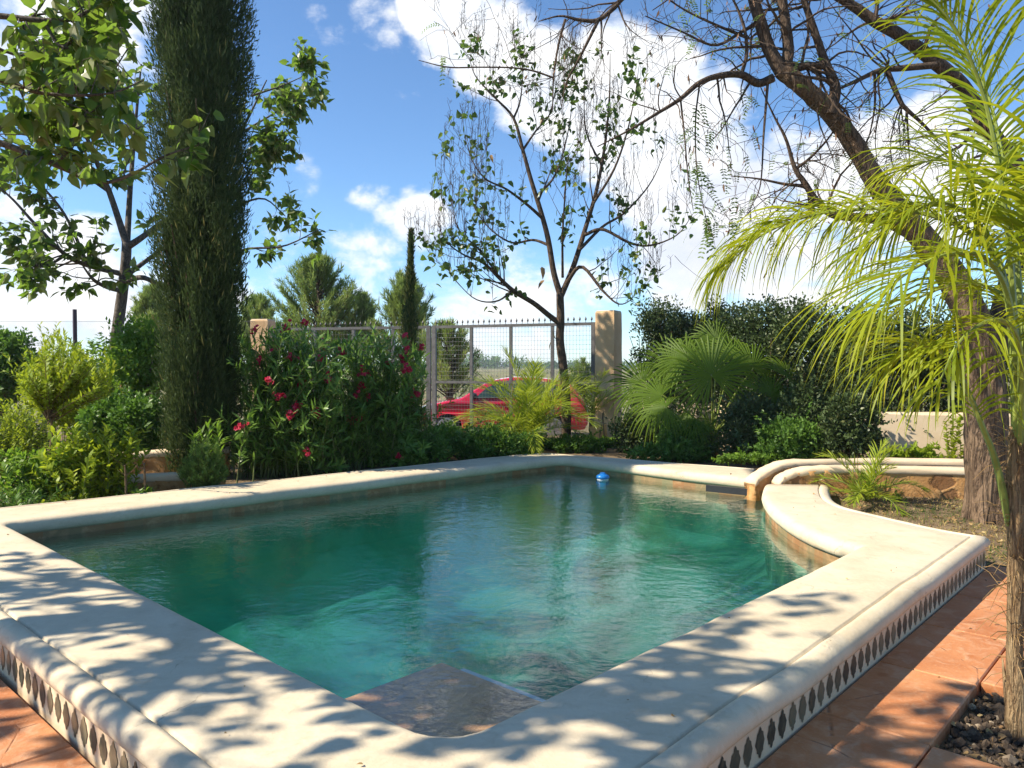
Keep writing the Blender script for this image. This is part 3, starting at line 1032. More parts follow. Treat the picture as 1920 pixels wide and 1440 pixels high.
# ================================================================== WALLS, GATE, FENCE
def low_wall(path, label, cat='wall', th=0.17, name='low_wall', group='low stone walls'):
    """path: rows of x, y, top z; ochre stone body under a rounded pale cap"""
    p = smooth(path, 46)
    t = nrm(np.gradient(p[:, :2], axis=0)); n = np.column_stack([-t[:, 1], t[:, 0]])
    root = thing(name, label, cat, group)
    m = len(p)
    rag = R.normal(0, .006, (m, 2))
    prof = [(-.5, 'b'), (-.5, 't'), (.5, 't'), (.5, 'b')]
    mbb = MB()
    rows = []
    base = gz(p[:, 0], p[:, 1]) - 0.1
    for k in range(7):
        s = k / 6
        rows.append(np.column_stack([p[:, :2] - n * (th / 2 + R.normal(0, .007, (m, 1))), base + (p[:, 2] - .035 - base) * s]))
    for k in range(7):
        s = 1 - k / 6
        rows.append(np.column_stack([p[:, :2] + n * (th / 2 + R.normal(0, .007, (m, 1))), base + (p[:, 2] - .035 - base) * s]))
    Vv = np.stack(rows, 1); K = Vv.shape[1]
    i = np.arange(m - 1)[:, None] * K; j = np.arange(K - 1)[None]
    f = np.stack([i + j, i + j + 1, i + K + j + 1, i + K + j], -1).reshape(-1, 4)
    mbb.add(Vv.reshape(-1, 3), [f[:, ::-1], np.arange(K)[None], (np.arange(K) + (m - 1) * K)[::-1][None]])
    mbb.build('stone_body', M['stone'], root, True)
    mbc = MB()
    rows = []
    W = th / 2 + .009
    for u, z in [(-.92, -.075), (-1.0, -.055), (-1.0, -.028), (-.90, -.007), (-.6, .003), (0, .006), (.6, .003), (.90, -.007), (1.0, -.028), (1.0, -.055), (.92, -.075)]:
        rows.append(np.column_stack([p[:, :2] + n * (W * u + R.normal(0, .004, (m, 1))), p[:, 2] + z + R.normal(0, .003, m)]))
    Vv = np.stack(rows, 1); K = Vv.shape[1]
    i = np.arange(m - 1)[:, None] * K
    j = np.arange(K)[None]; j2 = (j + 1) % K
    f = np.stack([i + j, i + j2, i + K + j2, i + K + j], -1).reshape(-1, 4)
    mbc.add(Vv.reshape(-1, 3), [f[:, ::-1], np.arange(K)[None], (np.arange(K) + (m - 1) * K)[::-1][None]])
    mbc.build('cap', M['wallcream'], root, True)
    to_base(root, (*p[m // 2, :2], float(base[m // 2] + .1)))
    return root


e1 = G(1452, 906, .24)
e2 = G(1417, 905, .24)
low_wall([[e1[0] + .02, e1[1] + .03, .26], [e1[0] + .10, e1[1] + .04, .335], [e1[0] + .32, e1[1] + .05, .405], [e1[0] + .75, e1[1] + .05, .425], [4.6, 8.45, .425], [6.2, 8.15, .43], [7.5, 7.9, .43]],
         'low ochre stone wall whose rounded end steps down onto the coping, grass at its foot')
low_wall([[e2[0] - .03, e2[1] + .12, .25], [e2[0] + .08, e2[1] + .17, .33], [e2[0] + .38, e2[1] + .28, .44], [e2[0] + .8, e2[1] + .33, .455], [4.6, 8.95, .455], [6.2, 8.65, .46], [7.5, 8.4, .46]],
         'low ochre stone wall standing behind the grass-side wall, closing the channel to the pool', )
e3 = G(205, 905, .3)
low_wall([P(-260, 893, 8.4), P(0, 893, 8.5), P(150, 895, 8.5), P(320, 888, 8.75), P(420, 885, 9.0)], 'low stone terrace wall beside the rosemary bush, two thin saplings before it')
low_wall([P(-280, 855, 9.3), P(20, 856, 9.4), P(180, 852, 9.5), P(320, 843, 9.6), P(430, 838, 9.8)], 'low stone terrace wall under the orange flowered hedge')

# boundary wall behind the hedge
mb = MB()
bw = [np.array([2.35, 14.3]), np.array([4.3, 10.9]), np.array([4.9, 10.6]), np.array([9.5, 9.2])]
pp = smooth([[*q, 0.0] for q in bw], 40)[:, :2]
t_ = nrm(np.gradient(pp, axis=0)); n_ = np.column_stack([-t_[:, 1], t_[:, 0]])
rows = []
for u, z in [(-.11, -.1), (-.11, .88), (-.09, .91), (.09, .91), (.11, .88), (.11, -.1)]:
    rows.append(np.column_stack([pp + n_ * u, np.full(40, z) + (R.normal(0, .004, 40) if z > .5 else 0)]))
V = np.stack(rows, 1); K = V.shape[1]
i = np.arange(39)[:, None] * K; j = np.arange(K - 1)[None]
f = np.stack([i + j, i + j + 1, i + K + j + 1, i + K + j], -1).reshape(-1, 4)
mb.add(V.reshape(-1, 3), [f[:, ::-1]])
tag(mb.build('garden_wall', M['wallcream']), 'pale rendered garden wall with leaf shadows, behind the yellow-leaved shrub', 'wall')


def pillar(c, wd, h, ang, label):
    root = thing('gate_pillar', label, 'pillar', 'gate pillars')
    mb = MB()
    n = 9
    q = np.array([[-1, -1], [0, -1], [1, -1], [1, 0], [1, 1], [0, 1], [-1, 1], [-1, 0]], float) * wd / 2
    q *= np.where(np.abs(q).sum(1, keepdims=True) > wd * .75, .985, 1)
    q = q @ rotz(ang)[:2, :2].T
    zs = np.concatenate([np.linspace(-.2, h - .03, n)])
    V = []
    for k, z in enumerate(zs):
        V.append(np.column_stack([q + c[:2] + R.normal(0, .004, q.shape), np.full(8, z)]))
    V.append(np.column_stack([q * .95 + c[:2], np.full(8, h)]))
    V = np.concatenate(V); m = n + 1
    i = np.arange(m - 1)[:, None] * 8; j = np.arange(8)[None]; j2 = (j + 1) % 8
    f = np.stack([i + j, i + j2, i + 8 + j2, i + 8 + j], -1).reshape(-1, 4)
    mb.add(V, f)
    mb.build('shaft', M['wall'], root)
    mb = MB()
    qq = q * 1.0
    V = np.concatenate([np.column_stack([qq * .945 + c[:2], np.full(8, h + .002)]), np.column_stack([qq * .90 + c[:2], np.full(8, h + .018)])])
    i = np.arange(8); k = (i + 1) % 8
    mb.add(V, [np.stack([i, k, k + 8, i + 8], 1), (np.arange(8) + 8)[None]])
    mb.build('cap', M['wallcream'], root)
    to_base(root, (c[0], c[1], 0))
    return root


pR = P(1141, 700, 14.55); pL = P(494, 700, 17.0)
pillar(pR, 0.385, 2.545, rad(-30), 'square ochre rendered gate pillar with the wooden board leaning on its foot')
pillar(pL, 0.40, 2.53, rad(-8), 'square gate pillar showing only its pale top above the red-flowered oleander')

GA = P(1115, 700, 14.6)[:2]; GM = P(811, 700, 15.9)[:2]; GB = P(516, 700, 16.9)[:2]
GT = 2.355


def gate_leaf(a, b, posts, label, group):
    root = thing('gate_leaf', label, 'gate', group)
    d = b - a; L = np.linalg.norm(d); d = d / L
    ang = math.atan2(d[1], d[0])
    Rz = rotz(ang)
    p3 = lambda s, z: np.array([a[0] + d[0] * s, a[1] + d[1] * s, z])
    mb = MB()
    zb = 0.2
    for s, wd in [(0.03, .07), (L - .04, .09)]:
        box(mb, p3(s, (zb + GT) / 2), [wd, .06, GT - zb], Rz)
    for z, hgt in ((GT - .03, .06), (1.2, .055), (zb + .03, .06)):
        box(mb, p3(L / 2, z), [L - .13, .055, hgt - .004], Rz)
    gf = mb.build('gate_frame', M['steel'], root)
    for s in posts:
        m1 = MB()
        for z0, z1 in ((zb + .06, 1.172), (1.228, GT - .06)):
            box(m1, p3(s, (z0 + z1) / 2), [.06, .045, z1 - z0], Rz)
        m1.build('upright', M['steel'], root)
    mb = MB()
    nrmv = np.array([-d[1], d[0], 0]) * .004
    s = .1
    while s < L - .08:
        tube(mb, np.array([p3(s, zb + .03), p3(s, GT - .03)]), .0024, 3, cap=False); s += .0655
    z = zb + .1
    while z < GT - .06:
        tube(mb, np.array([p3(.05, z) + nrmv, p3(L - .06, z) + nrmv]), .0024, 3, cap=False); z += .086
    mb.build('wire_mesh', M['wire'], root)
    s = .06
    while s < L - .02:
        m1 = MB()
        q = p3(s, GT)
        zz = [0, .03, .036, .06, .075, .115]; rr = [.006, .006, .012, .022, .018, .001]
        tube(m1, np.array([q + [0, 0, z] for z in zz]), np.array(rr), 6)
        m1.build('finial', M['darksteel'], gf)
        s += .1175
    to_base(root, (*a, zb))
    return root


LA = np.linalg.norm(GM - GA)


def s_on(px, a, b):
    """distance along the gate where it crosses the sight line of column px"""
    k = (px - 960) / F
    d = b - a
    t = (k * a[1] - a[0]) / (d[0] - k * d[1])
    return t * np.linalg.norm(d)


gate_leaf(GA, GM, [s_on(x, GA, GM) for x in (1036, 958, 884)], 'grey steel mesh gate leaf hinged at the ochre pillar, in front of the red car', 'gate leaves')
gate_leaf(GB, GM + (GB - GM) * .012, [s_on(x, GB, GM) for x in (590, 663, 737)], 'grey steel mesh gate leaf mostly hidden behind the red-flowered oleander', 'gate leaves')

# wire fence beyond the terrace
root = thing('wire_fence', 'chain-link fence strung from a purple-brown post behind the lime green shrub', 'fence')
fy = 16.2
mb = MB()
for px in (140, -140, 420):
    m1 = MB()
    top = P(px, 580, fy)
    x = top[0]
    tube(m1, np.array([[x, fy, -.2], [x, fy, top[2]]]), .042, 10)
    m1.build('post', M['purple'], root)
x0, x1 = -13.5, -5.4
zt = P(60, 602, fy)[2]
mb = MB()
cell = .105
nz = int((zt + .1) / (cell / 2))
k = 0
x = x0
while x < x1:
    zz = zt - np.arange(nz) * cell / 2 * 1.05
    xx = x + (np.arange(nz) % 2) * cell / 2 * 1.02
    tube(mb, np.column_stack([xx, fy + .045 + .003 * (np.arange(nz) % 2), zz]), .0028, 3, cap=False)
    x += cell / 2
mb.build('wire_mesh', M['wire'], root)
mb = MB()
for z in (zt, zt * .5):
    tube(mb, np.array([[x0, fy + .05, z], [x1, fy + .05, z]]), .004, 4)
mb.build('tension_wire', M['wire'], root)
to_base(root, (-9, fy, -.1))

# board leaning on the pillar
root = thing('wooden_board', 'orange-brown wooden board with a dark cord, leaning on the foot of the gate pillar', 'board')
bp = P(1123, 817, 14.05)
mb = MB()
Rb = rotz(rad(-14)) @ np.array(Matrix.Rotation(rad(-17), 3, 'X')) @ np.array(Matrix.Rotation(rad(-9), 3, 'Y'))
box(mb, bp, [.31, .03, .38], Rb)
mb.build('panel', M['wood'], root)
mb = MB()
for dx in (-.03, .045):
    q = [bp + Rb @ np.array([dx * .6 + .04, -.022, -.17]), bp + Rb @ np.array([dx + .05, -.022, .0]), bp + Rb @ np.array([dx * .4 + .09, -.02, .19]), bp + Rb @ np.array([.14, -.02, .42]) + np.array([0, .1, 0])]
    tube(mb, smooth(q, 10), .007, 5)
mb.build('cord', M['blackplastic'], root)
to_base(root, (bp[0], bp[1], bp[2] - .19))

# floating dispenser
root = thing('pool_float', 'small blue round chlorine float bobbing on the water by the far edge', 'pool float')
fc = G(1130, 899, WATER_Z)
mb = MB()
prof = [(0.001, .095), (.02, .094), (.035, .088), (.04, .075), (.05, .068), (.075, .058), (.087, .04), (.088, .022), (.075, .012)]
tube(mb, np.array([fc + [0, 0, z] for r, z in prof]), np.array([r for r, z in prof]), 20)
mb.build('dome', M['bluefloat'], root, True)
mb = MB()
prof = [(.074, .0115), (.078, .002), (.07, -.02), (.045, -.03), (.04, -.12), (.001, -.125)]
tube(mb, np.array([fc + [0, 0, z] for r, z in prof]), np.array([r for r, z in prof]), 20)
mb.build('base', M['whiteplastic'], root, True)
to_base(root, fc)

# ================================================================== CAR
def car():
    root = thing('parked_car', 'bright red hatchback car parked on the open ground beyond the gate', 'car')
    Y0, Z0 = 18.6, -0.21
    x0 = P(774, 700, Y0 - .85)[0]
    Wd = .86
    prof = np.array([  # x from nose, z above ground, lower body and roof outline
        [.02, .30], [0, .42], [.03, .60], [.12, .72], [.35, .83], [.75, .93], [1.08, .985],
        [1.35, 1.15], [1.62, 1.32], [1.90, 1.42], [2.3, 1.485], [2.8, 1.48], [3.3, 1.42], [3.65, 1.30],
        [3.88, 1.05], [4.0, .88], [4.05, .62], [4.03, .40], [3.95, .27],
        [3.60, .25], [3.55, .45], [3.40, .60], [3.22, .64], [3.04, .60], [2.89, .45], [2.84, .22],
        [1.15, .22], [1.10, .45], [.95, .60], [.77, .64], [.59, .60], [.44, .45], [.39, .26]])
    ts = np.array([-1, -.985, -.93, -.7, 0, .7, .93, .985, 1])
    ins = np.array([.05, .02, .0, 0, 0, 0, .0, .02, .05])
    cen = np.array([2.0, .7])

    def yy(t, z):
        k = np.clip((z - .92) / .56, 0, 1)
        b = np.clip((.5 - z) / .4, 0, 1)
        return t * Wd * (1 - .24 * k - .04 * b)
    V = []
    for t, q in zip(ts, ins):
        pr = prof.copy()
        up = np.clip(prof[:, 1] - .7, 0, 1) / .8
        pr[:, 1] -= q * .9 * (prof[:, 1] > .65) * 1.0
        pr[:, 0] += (cen[0] - pr[:, 0]) * q * .6
        bow = 1 - .06 * np.clip(1 - prof[:, 0] / .8, 0, 1) - .05 * np.clip((prof[:, 0] - 3.5) / .55, 0, 1)
        V.append(np.column_stack([x0 + pr[:, 0], Y0 + yy(t, prof[:, 1]) * bow, Z0 + pr[:, 1] - .012 * abs(t) ** 2 * up]))
    n = len(prof); V = np.stack(V)
    k = len(ts)
    i = np.arange(k - 1)[:, None] * n; j = np.arange(n)[None]; j2 = (j + 1) % n
    f = np.stack([i + j, i + j2, i + n + j2, i + n + j], -1).reshape(-1, 4)
    mb = MB()
    mb.add(V.reshape(-1, 3), [f])
    # side skins as triangle fans via tessellation
    tri = np.array(tessellate_polygon([[Vector((a, b, 0)) for a, b in prof]]))
    mb.add(V[0], tri[:, ::-1]); mb.add(V[-1], tri)
    mb.build('body', M['carpaint'], root)

    def side_poly(name, pts, mat, off=.012, both=True, part=None):
        for sg in (-1, 1):
            m1 = MB()
            q = np.array(pts)
            y = Y0 + sg * (np.abs(yy(1.0, q[:, 1])) + off)
            V = np.column_stack([x0 + q[:, 0], y, Z0 + q[:, 1]])
            V2 = V.copy(); V2[:, 1] -= sg * (off + .02)
            m = len(q); a = np.arange(m); b = (a + 1) % m
            m1.add(np.concatenate([V, V2]), [np.arange(m)[None] if sg < 0 else np.arange(m)[::-1][None], np.stack([a, b, b + m, a + m], 1)])
            m1.build(name, mat, root)
    side_poly('side_window', [[1.42, .99], [2.22, 1.01], [2.22, 1.40], [1.98, 1.36], [1.70, 1.24]], M['glass'])
    side_poly('side_window', [[2.30, 1.01], [3.02, 1.04], [3.05, 1.37], [2.75, 1.415], [2.30, 1.405]], M['glass'])
    side_poly('side_window', [[3.10, 1.05], [3.5, 1.10], [3.38, 1.26], [3.12, 1.34]], M['glass'])
    side_poly('door_seam', [[1.40, .40], [1.412, .40], [1.412, .97], [1.40, .97]], M['blackplastic'], .006)
    side_poly('door_seam', [[2.25, .35], [2.262, .35], [2.262, 1.0], [2.25, 1.0]], M['blackplastic'], .006)
    side_poly('sill_trim', [[1.2, .24], [2.8, .24], [2.8, .33], [1.2, .33]], M['blackplastic'], .012)
    side_poly('door_handle', [[2.02, .86], [2.18, .865], [2.18, .895], [2.02, .89]], M['carpaint'], .035)
    # headlamps wrap the nose
    for sg in (-1, 1):
        m1 = MB()
        q = np.array([[.10, .66], [.20, .78], [.52, .865], [.56, .82], [.36, .70]])
        y = Y0 + sg * (Wd * .955 + .012)
        V = np.column_stack([x0 + q[:, 0], np.full(5, y), Z0 + q[:, 1]])
        V2 = np.column_stack([x0 + q[:, 0] - .05 + .02, np.full(5, y - sg * .30), Z0 + q[:, 1] + .015])
        a = np.arange(5); b = (a + 1) % 5
        m1.add(np.concatenate([V, V2]), [np.arange(5)[None], (np.arange(5) + 5)[None], np.stack([a, b, b + 5, a + 5], 1)])
        m1.build('headlight', M['lampglass'], root)
    # windscreen
    for name, (a, b) in (('windscreen', ([1.14, 1.02], [1.86, 1.405])), ('rear_window', ([3.40, 1.395], [3.86, 1.09]))):
        m1 = MB()
        d = np.array([-(b[1] - a[1]), b[0] - a[0]]); d = d / np.linalg.norm(d) * .012
        V = []
        for p_, s in ((a, .84), (b, .84)):
            for sg in (-1, 1):
                V.append([x0 + p_[0] + d[0], Y0 + sg * yy(1.0, np.array(p_[1])) * s, Z0 + p_[1] + d[1]])
        m1.add(V, np.array([[0, 1, 3, 2]]))
        m1.build(name, M['glass'], root)
    # mirror
    for sg in (-1, 1):
        m1 = MB()
        tube(m1, np.array([[x0 + 1.40, Y0 + sg * .84, Z0 + 1.0], [x0 + 1.41, Y0 + sg * .90, Z0 + 1.03], [x0 + 1.41, Y0 + sg * .96, Z0 + 1.04], [x0 + 1.42, Y0 + sg * 1.03, Z0 + 1.03]]), np.array([.03, .07, .085, .05]), 8)
        m1.build('wing_mirror', M['blackplastic'], root, True)
    for xw in (.77, 3.22):
        for sg in (-1, 1):
            wh = bpy.data.objects.new('wheel', None); COL.objects.link(wh); wh.parent = root
            m1 = MB()
            yc = Y0 + sg * .74
            tube(m1, np.array([[x0 + xw, yc + sg * s, Z0 + .315] for s in (-.10, -.09, .07, .095, .10)]), np.array([.29, .315, .315, .30, .24]), 28)
            m1.build('tyre', M['tyre'], wh)
            m1 = MB()
            tube(m1, np.array([[x0 + xw, yc + sg * s, Z0 + .315] for s in (.101, .106)]), np.array([.225, .20]), 28)
            for a in np.arange(5) * 2 * math.pi / 5:
                c = np.array([x0 + xw + .11 * math.cos(a), yc + sg * .109, Z0 + .315 + .11 * math.sin(a)])
                m = np.array(Matrix.Rotation(-a, 3, 'Y'))
                box(m1, c, [.17, .012, .045], m)
            m1.build('rim', M['alloy'], wh)
    to_base(root, (x0 + 2, Y0, Z0))
    return root


car()

# ================================================================== PLANT TOOLS
def limb(rows, d0=None, step=None, n=None):
    """rows of photo px, py, depth, radius -> smooth world polyline and radii"""
    q = np.array([[*P(a, b, c), r] for a, b, c, r in rows])
    s = smooth(q, n or max(6, len(rows) * 4))
    return s[:, :3], np.maximum(s[:, 3], .002)


def sprout(pts, r, count, L0, L1, up=.3, out=1.0, along=.4, s0=.2, s1=1.0, wander=.18, rad_f=.45, rmin=.003, bend=0.0, seg=7, taper=.25):
    """twigs growing off a limb; returns list of (pts, radii)"""
    res = []
    m = len(pts)
    t = nrm(np.gradient(pts, axis=0))
    for _ in range(count):
        u = R.uniform(s0, s1) * (m - 1)
        i = int(min(u, m - 2)); fr = u - i
        p = pts[i] * (1 - fr) + pts[i + 1] * fr
        rr = r[i] * (1 - fr) + r[i + 1] * fr
        a = R.standard_normal(3)
        a -= t[i] * np.dot(a, t[i])
        a /= np.linalg.norm(a)
        d = a * out + t[i] * along + np.array([0, 0, up])
        d /= np.linalg.norm(d)
        L = R.uniform(L0, L1)
        q = [p]
        for k in range(seg - 1):
            d = d + R.normal(0, wander, 3) + np.array([0, 0, bend])
            d /= np.linalg.norm(d)
            q.append(q[-1] + d * L / (seg - 1))
        r0 = max(rmin, min(rr * rad_f, .02 * L + .002))
        res.append((np.array(q), np.maximum(np.linspace(r0, r0 * taper, seg), rmin * .6)))
    return res


def tubes(mb, lst, n=5, mat=0):
    for p, r in lst:
        tube(mb, p, r, n, mat, cap=False)


def anchors(lst, n, s0=.3, s1=1.0):
    """n random points along each of the twigs, with tangents"""
    pos, tan = [], []
    for p, r in lst:
        u = R.uniform(s0, s1, n) * (len(p) - 1)
        i = np.minimum(u.astype(int), len(p) - 2); f = (u - i)[:, None]
        pos.append(p[i] * (1 - f) + p[i + 1] * f)
        tan.append(nrm(p[i + 1] - p[i]))
    return np.concatenate(pos), np.concatenate(tan)


def stem_leaves(mbl, mbs, bases, tips, nl, L, W, s0=.2, arch=.35, fwd=.7, up=.2, shape='lance', rs=.006, tint=None, mat=0, smat=0, lv=.3, n_stem=None):
    bases, tips = np.asarray(bases, float), np.asarray(tips, float)
    S = len(bases)
    ctl = bases * .5 + tips * .5
    ctl[:, :2] = bases[:, :2] * (.5 + arch) + tips[:, :2] * (.5 - arch)
    ctl[:, 2] = bases[:, 2] + (tips[:, 2] - bases[:, 2]) * (.5 + arch * .5)
    u = (s0 + (1 - s0) * (np.arange(nl)[None] + R.random((S, nl))) / nl)[..., None]
    pos = (1 - u) ** 2 * bases[:, None] + 2 * u * (1 - u) * ctl[:, None] + u * u * tips[:, None]
    tan = nrm(2 * (1 - u) * (ctl - bases)[:, None] + 2 * u * (tips - ctl)[:, None])
    pos, tan = pos.reshape(-1, 3), tan.reshape(-1, 3)
    N = len(pos)
    rd = rdir(N)
    rd -= tan * (rd * tan).sum(1, keepdims=True)
    rd = nrm(rd)
    d = nrm(tan * fwd + rd + np.array([0, 0, up]))
    nn = nrm(np.cross(np.cross(rd, tan) + 1e-6, rd)) + R.normal(0, .3, (N, 3)) + np.array([0, 0, .5])
    tb = np.repeat(R.random(S), nl) * .5 + R.random(N) * .5 if tint is None else np.clip(tint + R.normal(0, .2, N), 0, 1)
    leaves(mbl, pos, d, nn, L * R.uniform(1 - lv, 1 + lv, N), W * R.uniform(.8, 1.2, N), shape, tb, mat)
    if mbs is not None:
        for k in range(min(S, n_stem or S)):
            v = np.linspace(0, .96, 7)[:, None]
            q = (1 - v) ** 2 * bases[k] + 2 * v * (1 - v) * ctl[k] + v * v * tips[k]
            tube(mbs, q, np.linspace(rs, rs * .35, 7), 4, smat, cap=False)


def clumps(mb, centers, rad_, n, L, W, shape='diamond', up=.5, spread=1.0, mat=0, tvar=.35, flat=1.0):
    """leaf clumps round given centres; each clump has its own shade and the leaves face outwards"""
    centers = np.asarray(centers, float)
    K = len(centers)
    rad_ = np.broadcast_to(rad_, (K,))
    u = rdir(K * n).reshape(K, n, 3)
    rr = R.random((K, n, 1)) ** .45
    off = u * rr * rad_[:, None, None]
    off[..., 2] *= flat
    pos = centers[:, None] + off
    d = nrm(u + rdir(K * n).reshape(K, n, 3) * spread + np.array([0, 0, up]))
    nn = rdir(K * n, .9).reshape(K, n, 3) + u * .4
    tint = np.clip(R.random((K, 1)) * (1 - tvar) + R.random((K, n)) * tvar, 0, 1)
    N = K * n
    leaves(mb, pos.reshape(-1, 3), d.reshape(-1, 3), nn.reshape(-1, 3), L * R.uniform(.65, 1.3, N), W * R.uniform(.7, 1.25, N), shape, tint.ravel(), mat)


def shell(c, r, K, inner=.55, zmin=-1.0):
    """clump centres through a lumpy ellipsoid"""
    u = rdir(K * 2)
    u = u[u[:, 2] > zmin][:K]
    lump = 1 + .16 * np.sin(u[:, 0] * 5 + c[0]) * np.sin(u[:, 1] * 4 + 1) + .1 * np.sin(u[:, 2] * 9 + c[1])
    return np.asarray(c) + u * (inner + (1 - inner) * R.random((len(u), 1)) ** .6) * lump[:, None] * np.asarray(r)


def pinnate(mb, bases, dirs, L=.16, pairs=8, ll=.032, lw=.013, mat=0, droop=.7):
    """compound leaves: leaflets in pairs along a drooping midrib"""
    bases = np.asarray(bases, float); N = len(bases)
    if N == 0:
        return
    dirs = nrm(np.asarray(dirs, float))
    u = np.linspace(.15, 1, pairs)[None, :, None]
    Ls = (L * R.uniform(.7, 1.3, N))[:, None, None]
    pos = bases[:, None] + dirs[:, None] * u * Ls + np.array([0, 0, -1.0]) * (u ** 2) * Ls * droop
    tan = nrm(dirs[:, None] + np.array([0, 0, -1.0]) * 2 * u * droop + 0 * pos)
    side = nrm(np.cross(tan, np.array([0, 0, 1.0])) + R.normal(0, .15, (N, 1, 3)))
    up = np.cross(side, tan)
    tb = np.clip(np.repeat(R.random(N), pairs) * .7 + R.random(N * pairs) * .3, 0, 1)
    for sg in (-1, 1):
        d = nrm(side * sg + tan * .35)
        leaves(mb, pos.reshape(-1, 3), d.reshape(-1, 3), up.reshape(-1, 3), ll * R.uniform(.8, 1.2, N * pairs), lw, 'lance', tb, mat)


def frond(root, rach, leaf_len, leaf_w, nl, mat, smat, droop=.16, a0=62, a1=24, s0=.28, r0=.014, name='frond', vee=.25, prof=None, seg=7, tint=None):
    """a feather frond: tapering midrib with leaflets that bend under their weight"""
    root_mb = MB()
    rp = smooth(rach, 40)
    tube(root_mb, rp, np.linspace(r0, .0025, 40), 6, 1)
    t = nrm(np.gradient(rp, axis=0))
    u = np.linspace(s0, .995, nl)
    for sg in (-1, 1):
        uu = np.clip(u + R.normal(0, .35 / nl, nl), 0, 1) * 39
        i = np.minimum(uu.astype(int), 38); f = (uu - i)[:, None]
        p = rp[i] * (1 - f) + rp[i + 1] * f
        tt = nrm(t[i] * (1 - f) + t[i + 1] * f)
        hz = np.cross(tt, np.array([0, 0, 1.0])) + np.array([1e-4, 0, 0])
        side = nrm(hz)
        upv = np.cross(side, tt)
        v = (u - s0) / (1 - s0)
        ang = np.radians(a0 + (a1 - a0) * v + R.normal(0, 7, nl))[:, None]
        d = nrm(tt * np.cos(ang) + side * sg * np.sin(ang) + upv * (vee + R.normal(0, .16, (nl, 1))))
        ln = leaf_len * (np.sin(np.pi * np.clip(.14 + .78 * v, 0, 1)) ** .6 if prof is None else prof(v)) * R.uniform(.82, 1.12, nl)
        wv = nrm(np.cross(d, upv + R.normal(0, .35, (nl, 3))))
        pts = [p]
        g = droop * R.uniform(.5, 1.5, (nl, 1))
        for k in range(seg - 1):
            pts.append(pts[-1] + d * (ln / (seg - 1))[:, None])
            d = nrm(d + np.array([0, 0, -1.0]) * g * (1 + .35 * k) + R.normal(0, .02, (nl, 3)))
        pts = np.stack(pts, 1)
        wp = np.array([.45, .9, 1, .92, .75, .48, .06]) if seg == 7 else np.interp(np.linspace(0, 1, seg), [0, .2, .5, .8, 1], [.45, .95, 1, .65, .06])
        half = (leaf_w * R.uniform(.8, 1.2, nl))[:, None, None] * .5 * wp[None, :, None]
        Vv = np.stack([pts - wv[:, None] * half, pts + wv[:, None] * half], 2)     # nl, seg, 2, 3
        base = (np.arange(nl) * seg * 2)[:, None]
        k = np.arange(seg - 1)[None] * 2
        f4 = np.stack([base + k, base + k + 1, base + k + 3, base + k + 2], -1).reshape(-1, 4)
        tb = R.random(nl) * .75 if tint is None else np.clip(tint + R.normal(0, .15, nl), 0, 1)
        tip = np.linspace(0, .28, seg)[None, :, None] + np.zeros((nl, 1, 2))
        root_mb.add(Vv.reshape(-1, 3), f4, np.clip(tb[:, None, None] * .8 + tip, 0, 1).ravel(), 0)
    return root_mb.build(name, [mat, smat], root)


def fan_leaf(root, base, hub, normal, up, radius, nseg=34, spread=240, name='fan_leaf', fold=.30):
    mb = MB()
    base, hub = np.asarray(base), np.asarray(hub)
    mid = (base + hub) / 2 + np.array([0, 0, .06])
    tube(mb, smooth([base, mid, hub], 12), np.linspace(.016, .009, 12), 5, 1)
    n = normal / np.linalg.norm(normal)
    u = up - n * np.dot(up, n); u /= np.linalg.norm(u)
    s = np.cross(u, n)
    ang = np.radians(np.linspace(-spread / 2, spread / 2, nseg) + R.normal(0, 1, nseg))
    for k, a in enumerate(ang):
        d = u * math.cos(a) + s * math.sin(a)
        side = np.cross(n, d)
        L = radius * (.78 + .22 * math.cos(a * .6)) * R.uniform(.93, 1.05)
        hw = math.radians(spread / nseg) * .5
        rs = np.array([.02, .25, .5, .66, .82, .93, 1.0]) * L
        ww = np.array([.02, .24, .37, .34, .24, .13, .01]) * L * hw * 1.02
        dr = np.array([0, 0, .005, .02, .06, .14, .26]) * L * R.uniform(.2, 1.6)
        dp = np.array([0, .02, .02, .01, 0, 0, 0]) * L
        c = hub + d * rs[:, None] + np.array([0, 0, -1.0]) * dr[:, None] - n * ((0.06 + fold * math.sin(a) ** 2) * rs * (rs / L))[:, None]
        V = np.stack([c - side * ww[:, None], c + n * (ww * .55)[:, None] * (1 if k % 2 else 1), c + side * ww[:, None]], 1)
        i = np.arange(6)[:, None] * 3
        f = np.concatenate([np.stack([i, i + 1, i + 4, i + 3], -1).reshape(-1, 4), np.stack([i + 1, i + 2, i + 5, i + 4], -1).reshape(-1, 4)])
        tb = np.repeat(np.array([.15, .2, .3, .4, .5, .7, .95]) * R.uniform(.7, 1.1), 3)
        mb.add(V.reshape(-1, 3), f, np.clip(tb, 0, 1), 0)
    return mb.build(name, [M['fan'], M['cane']], root)


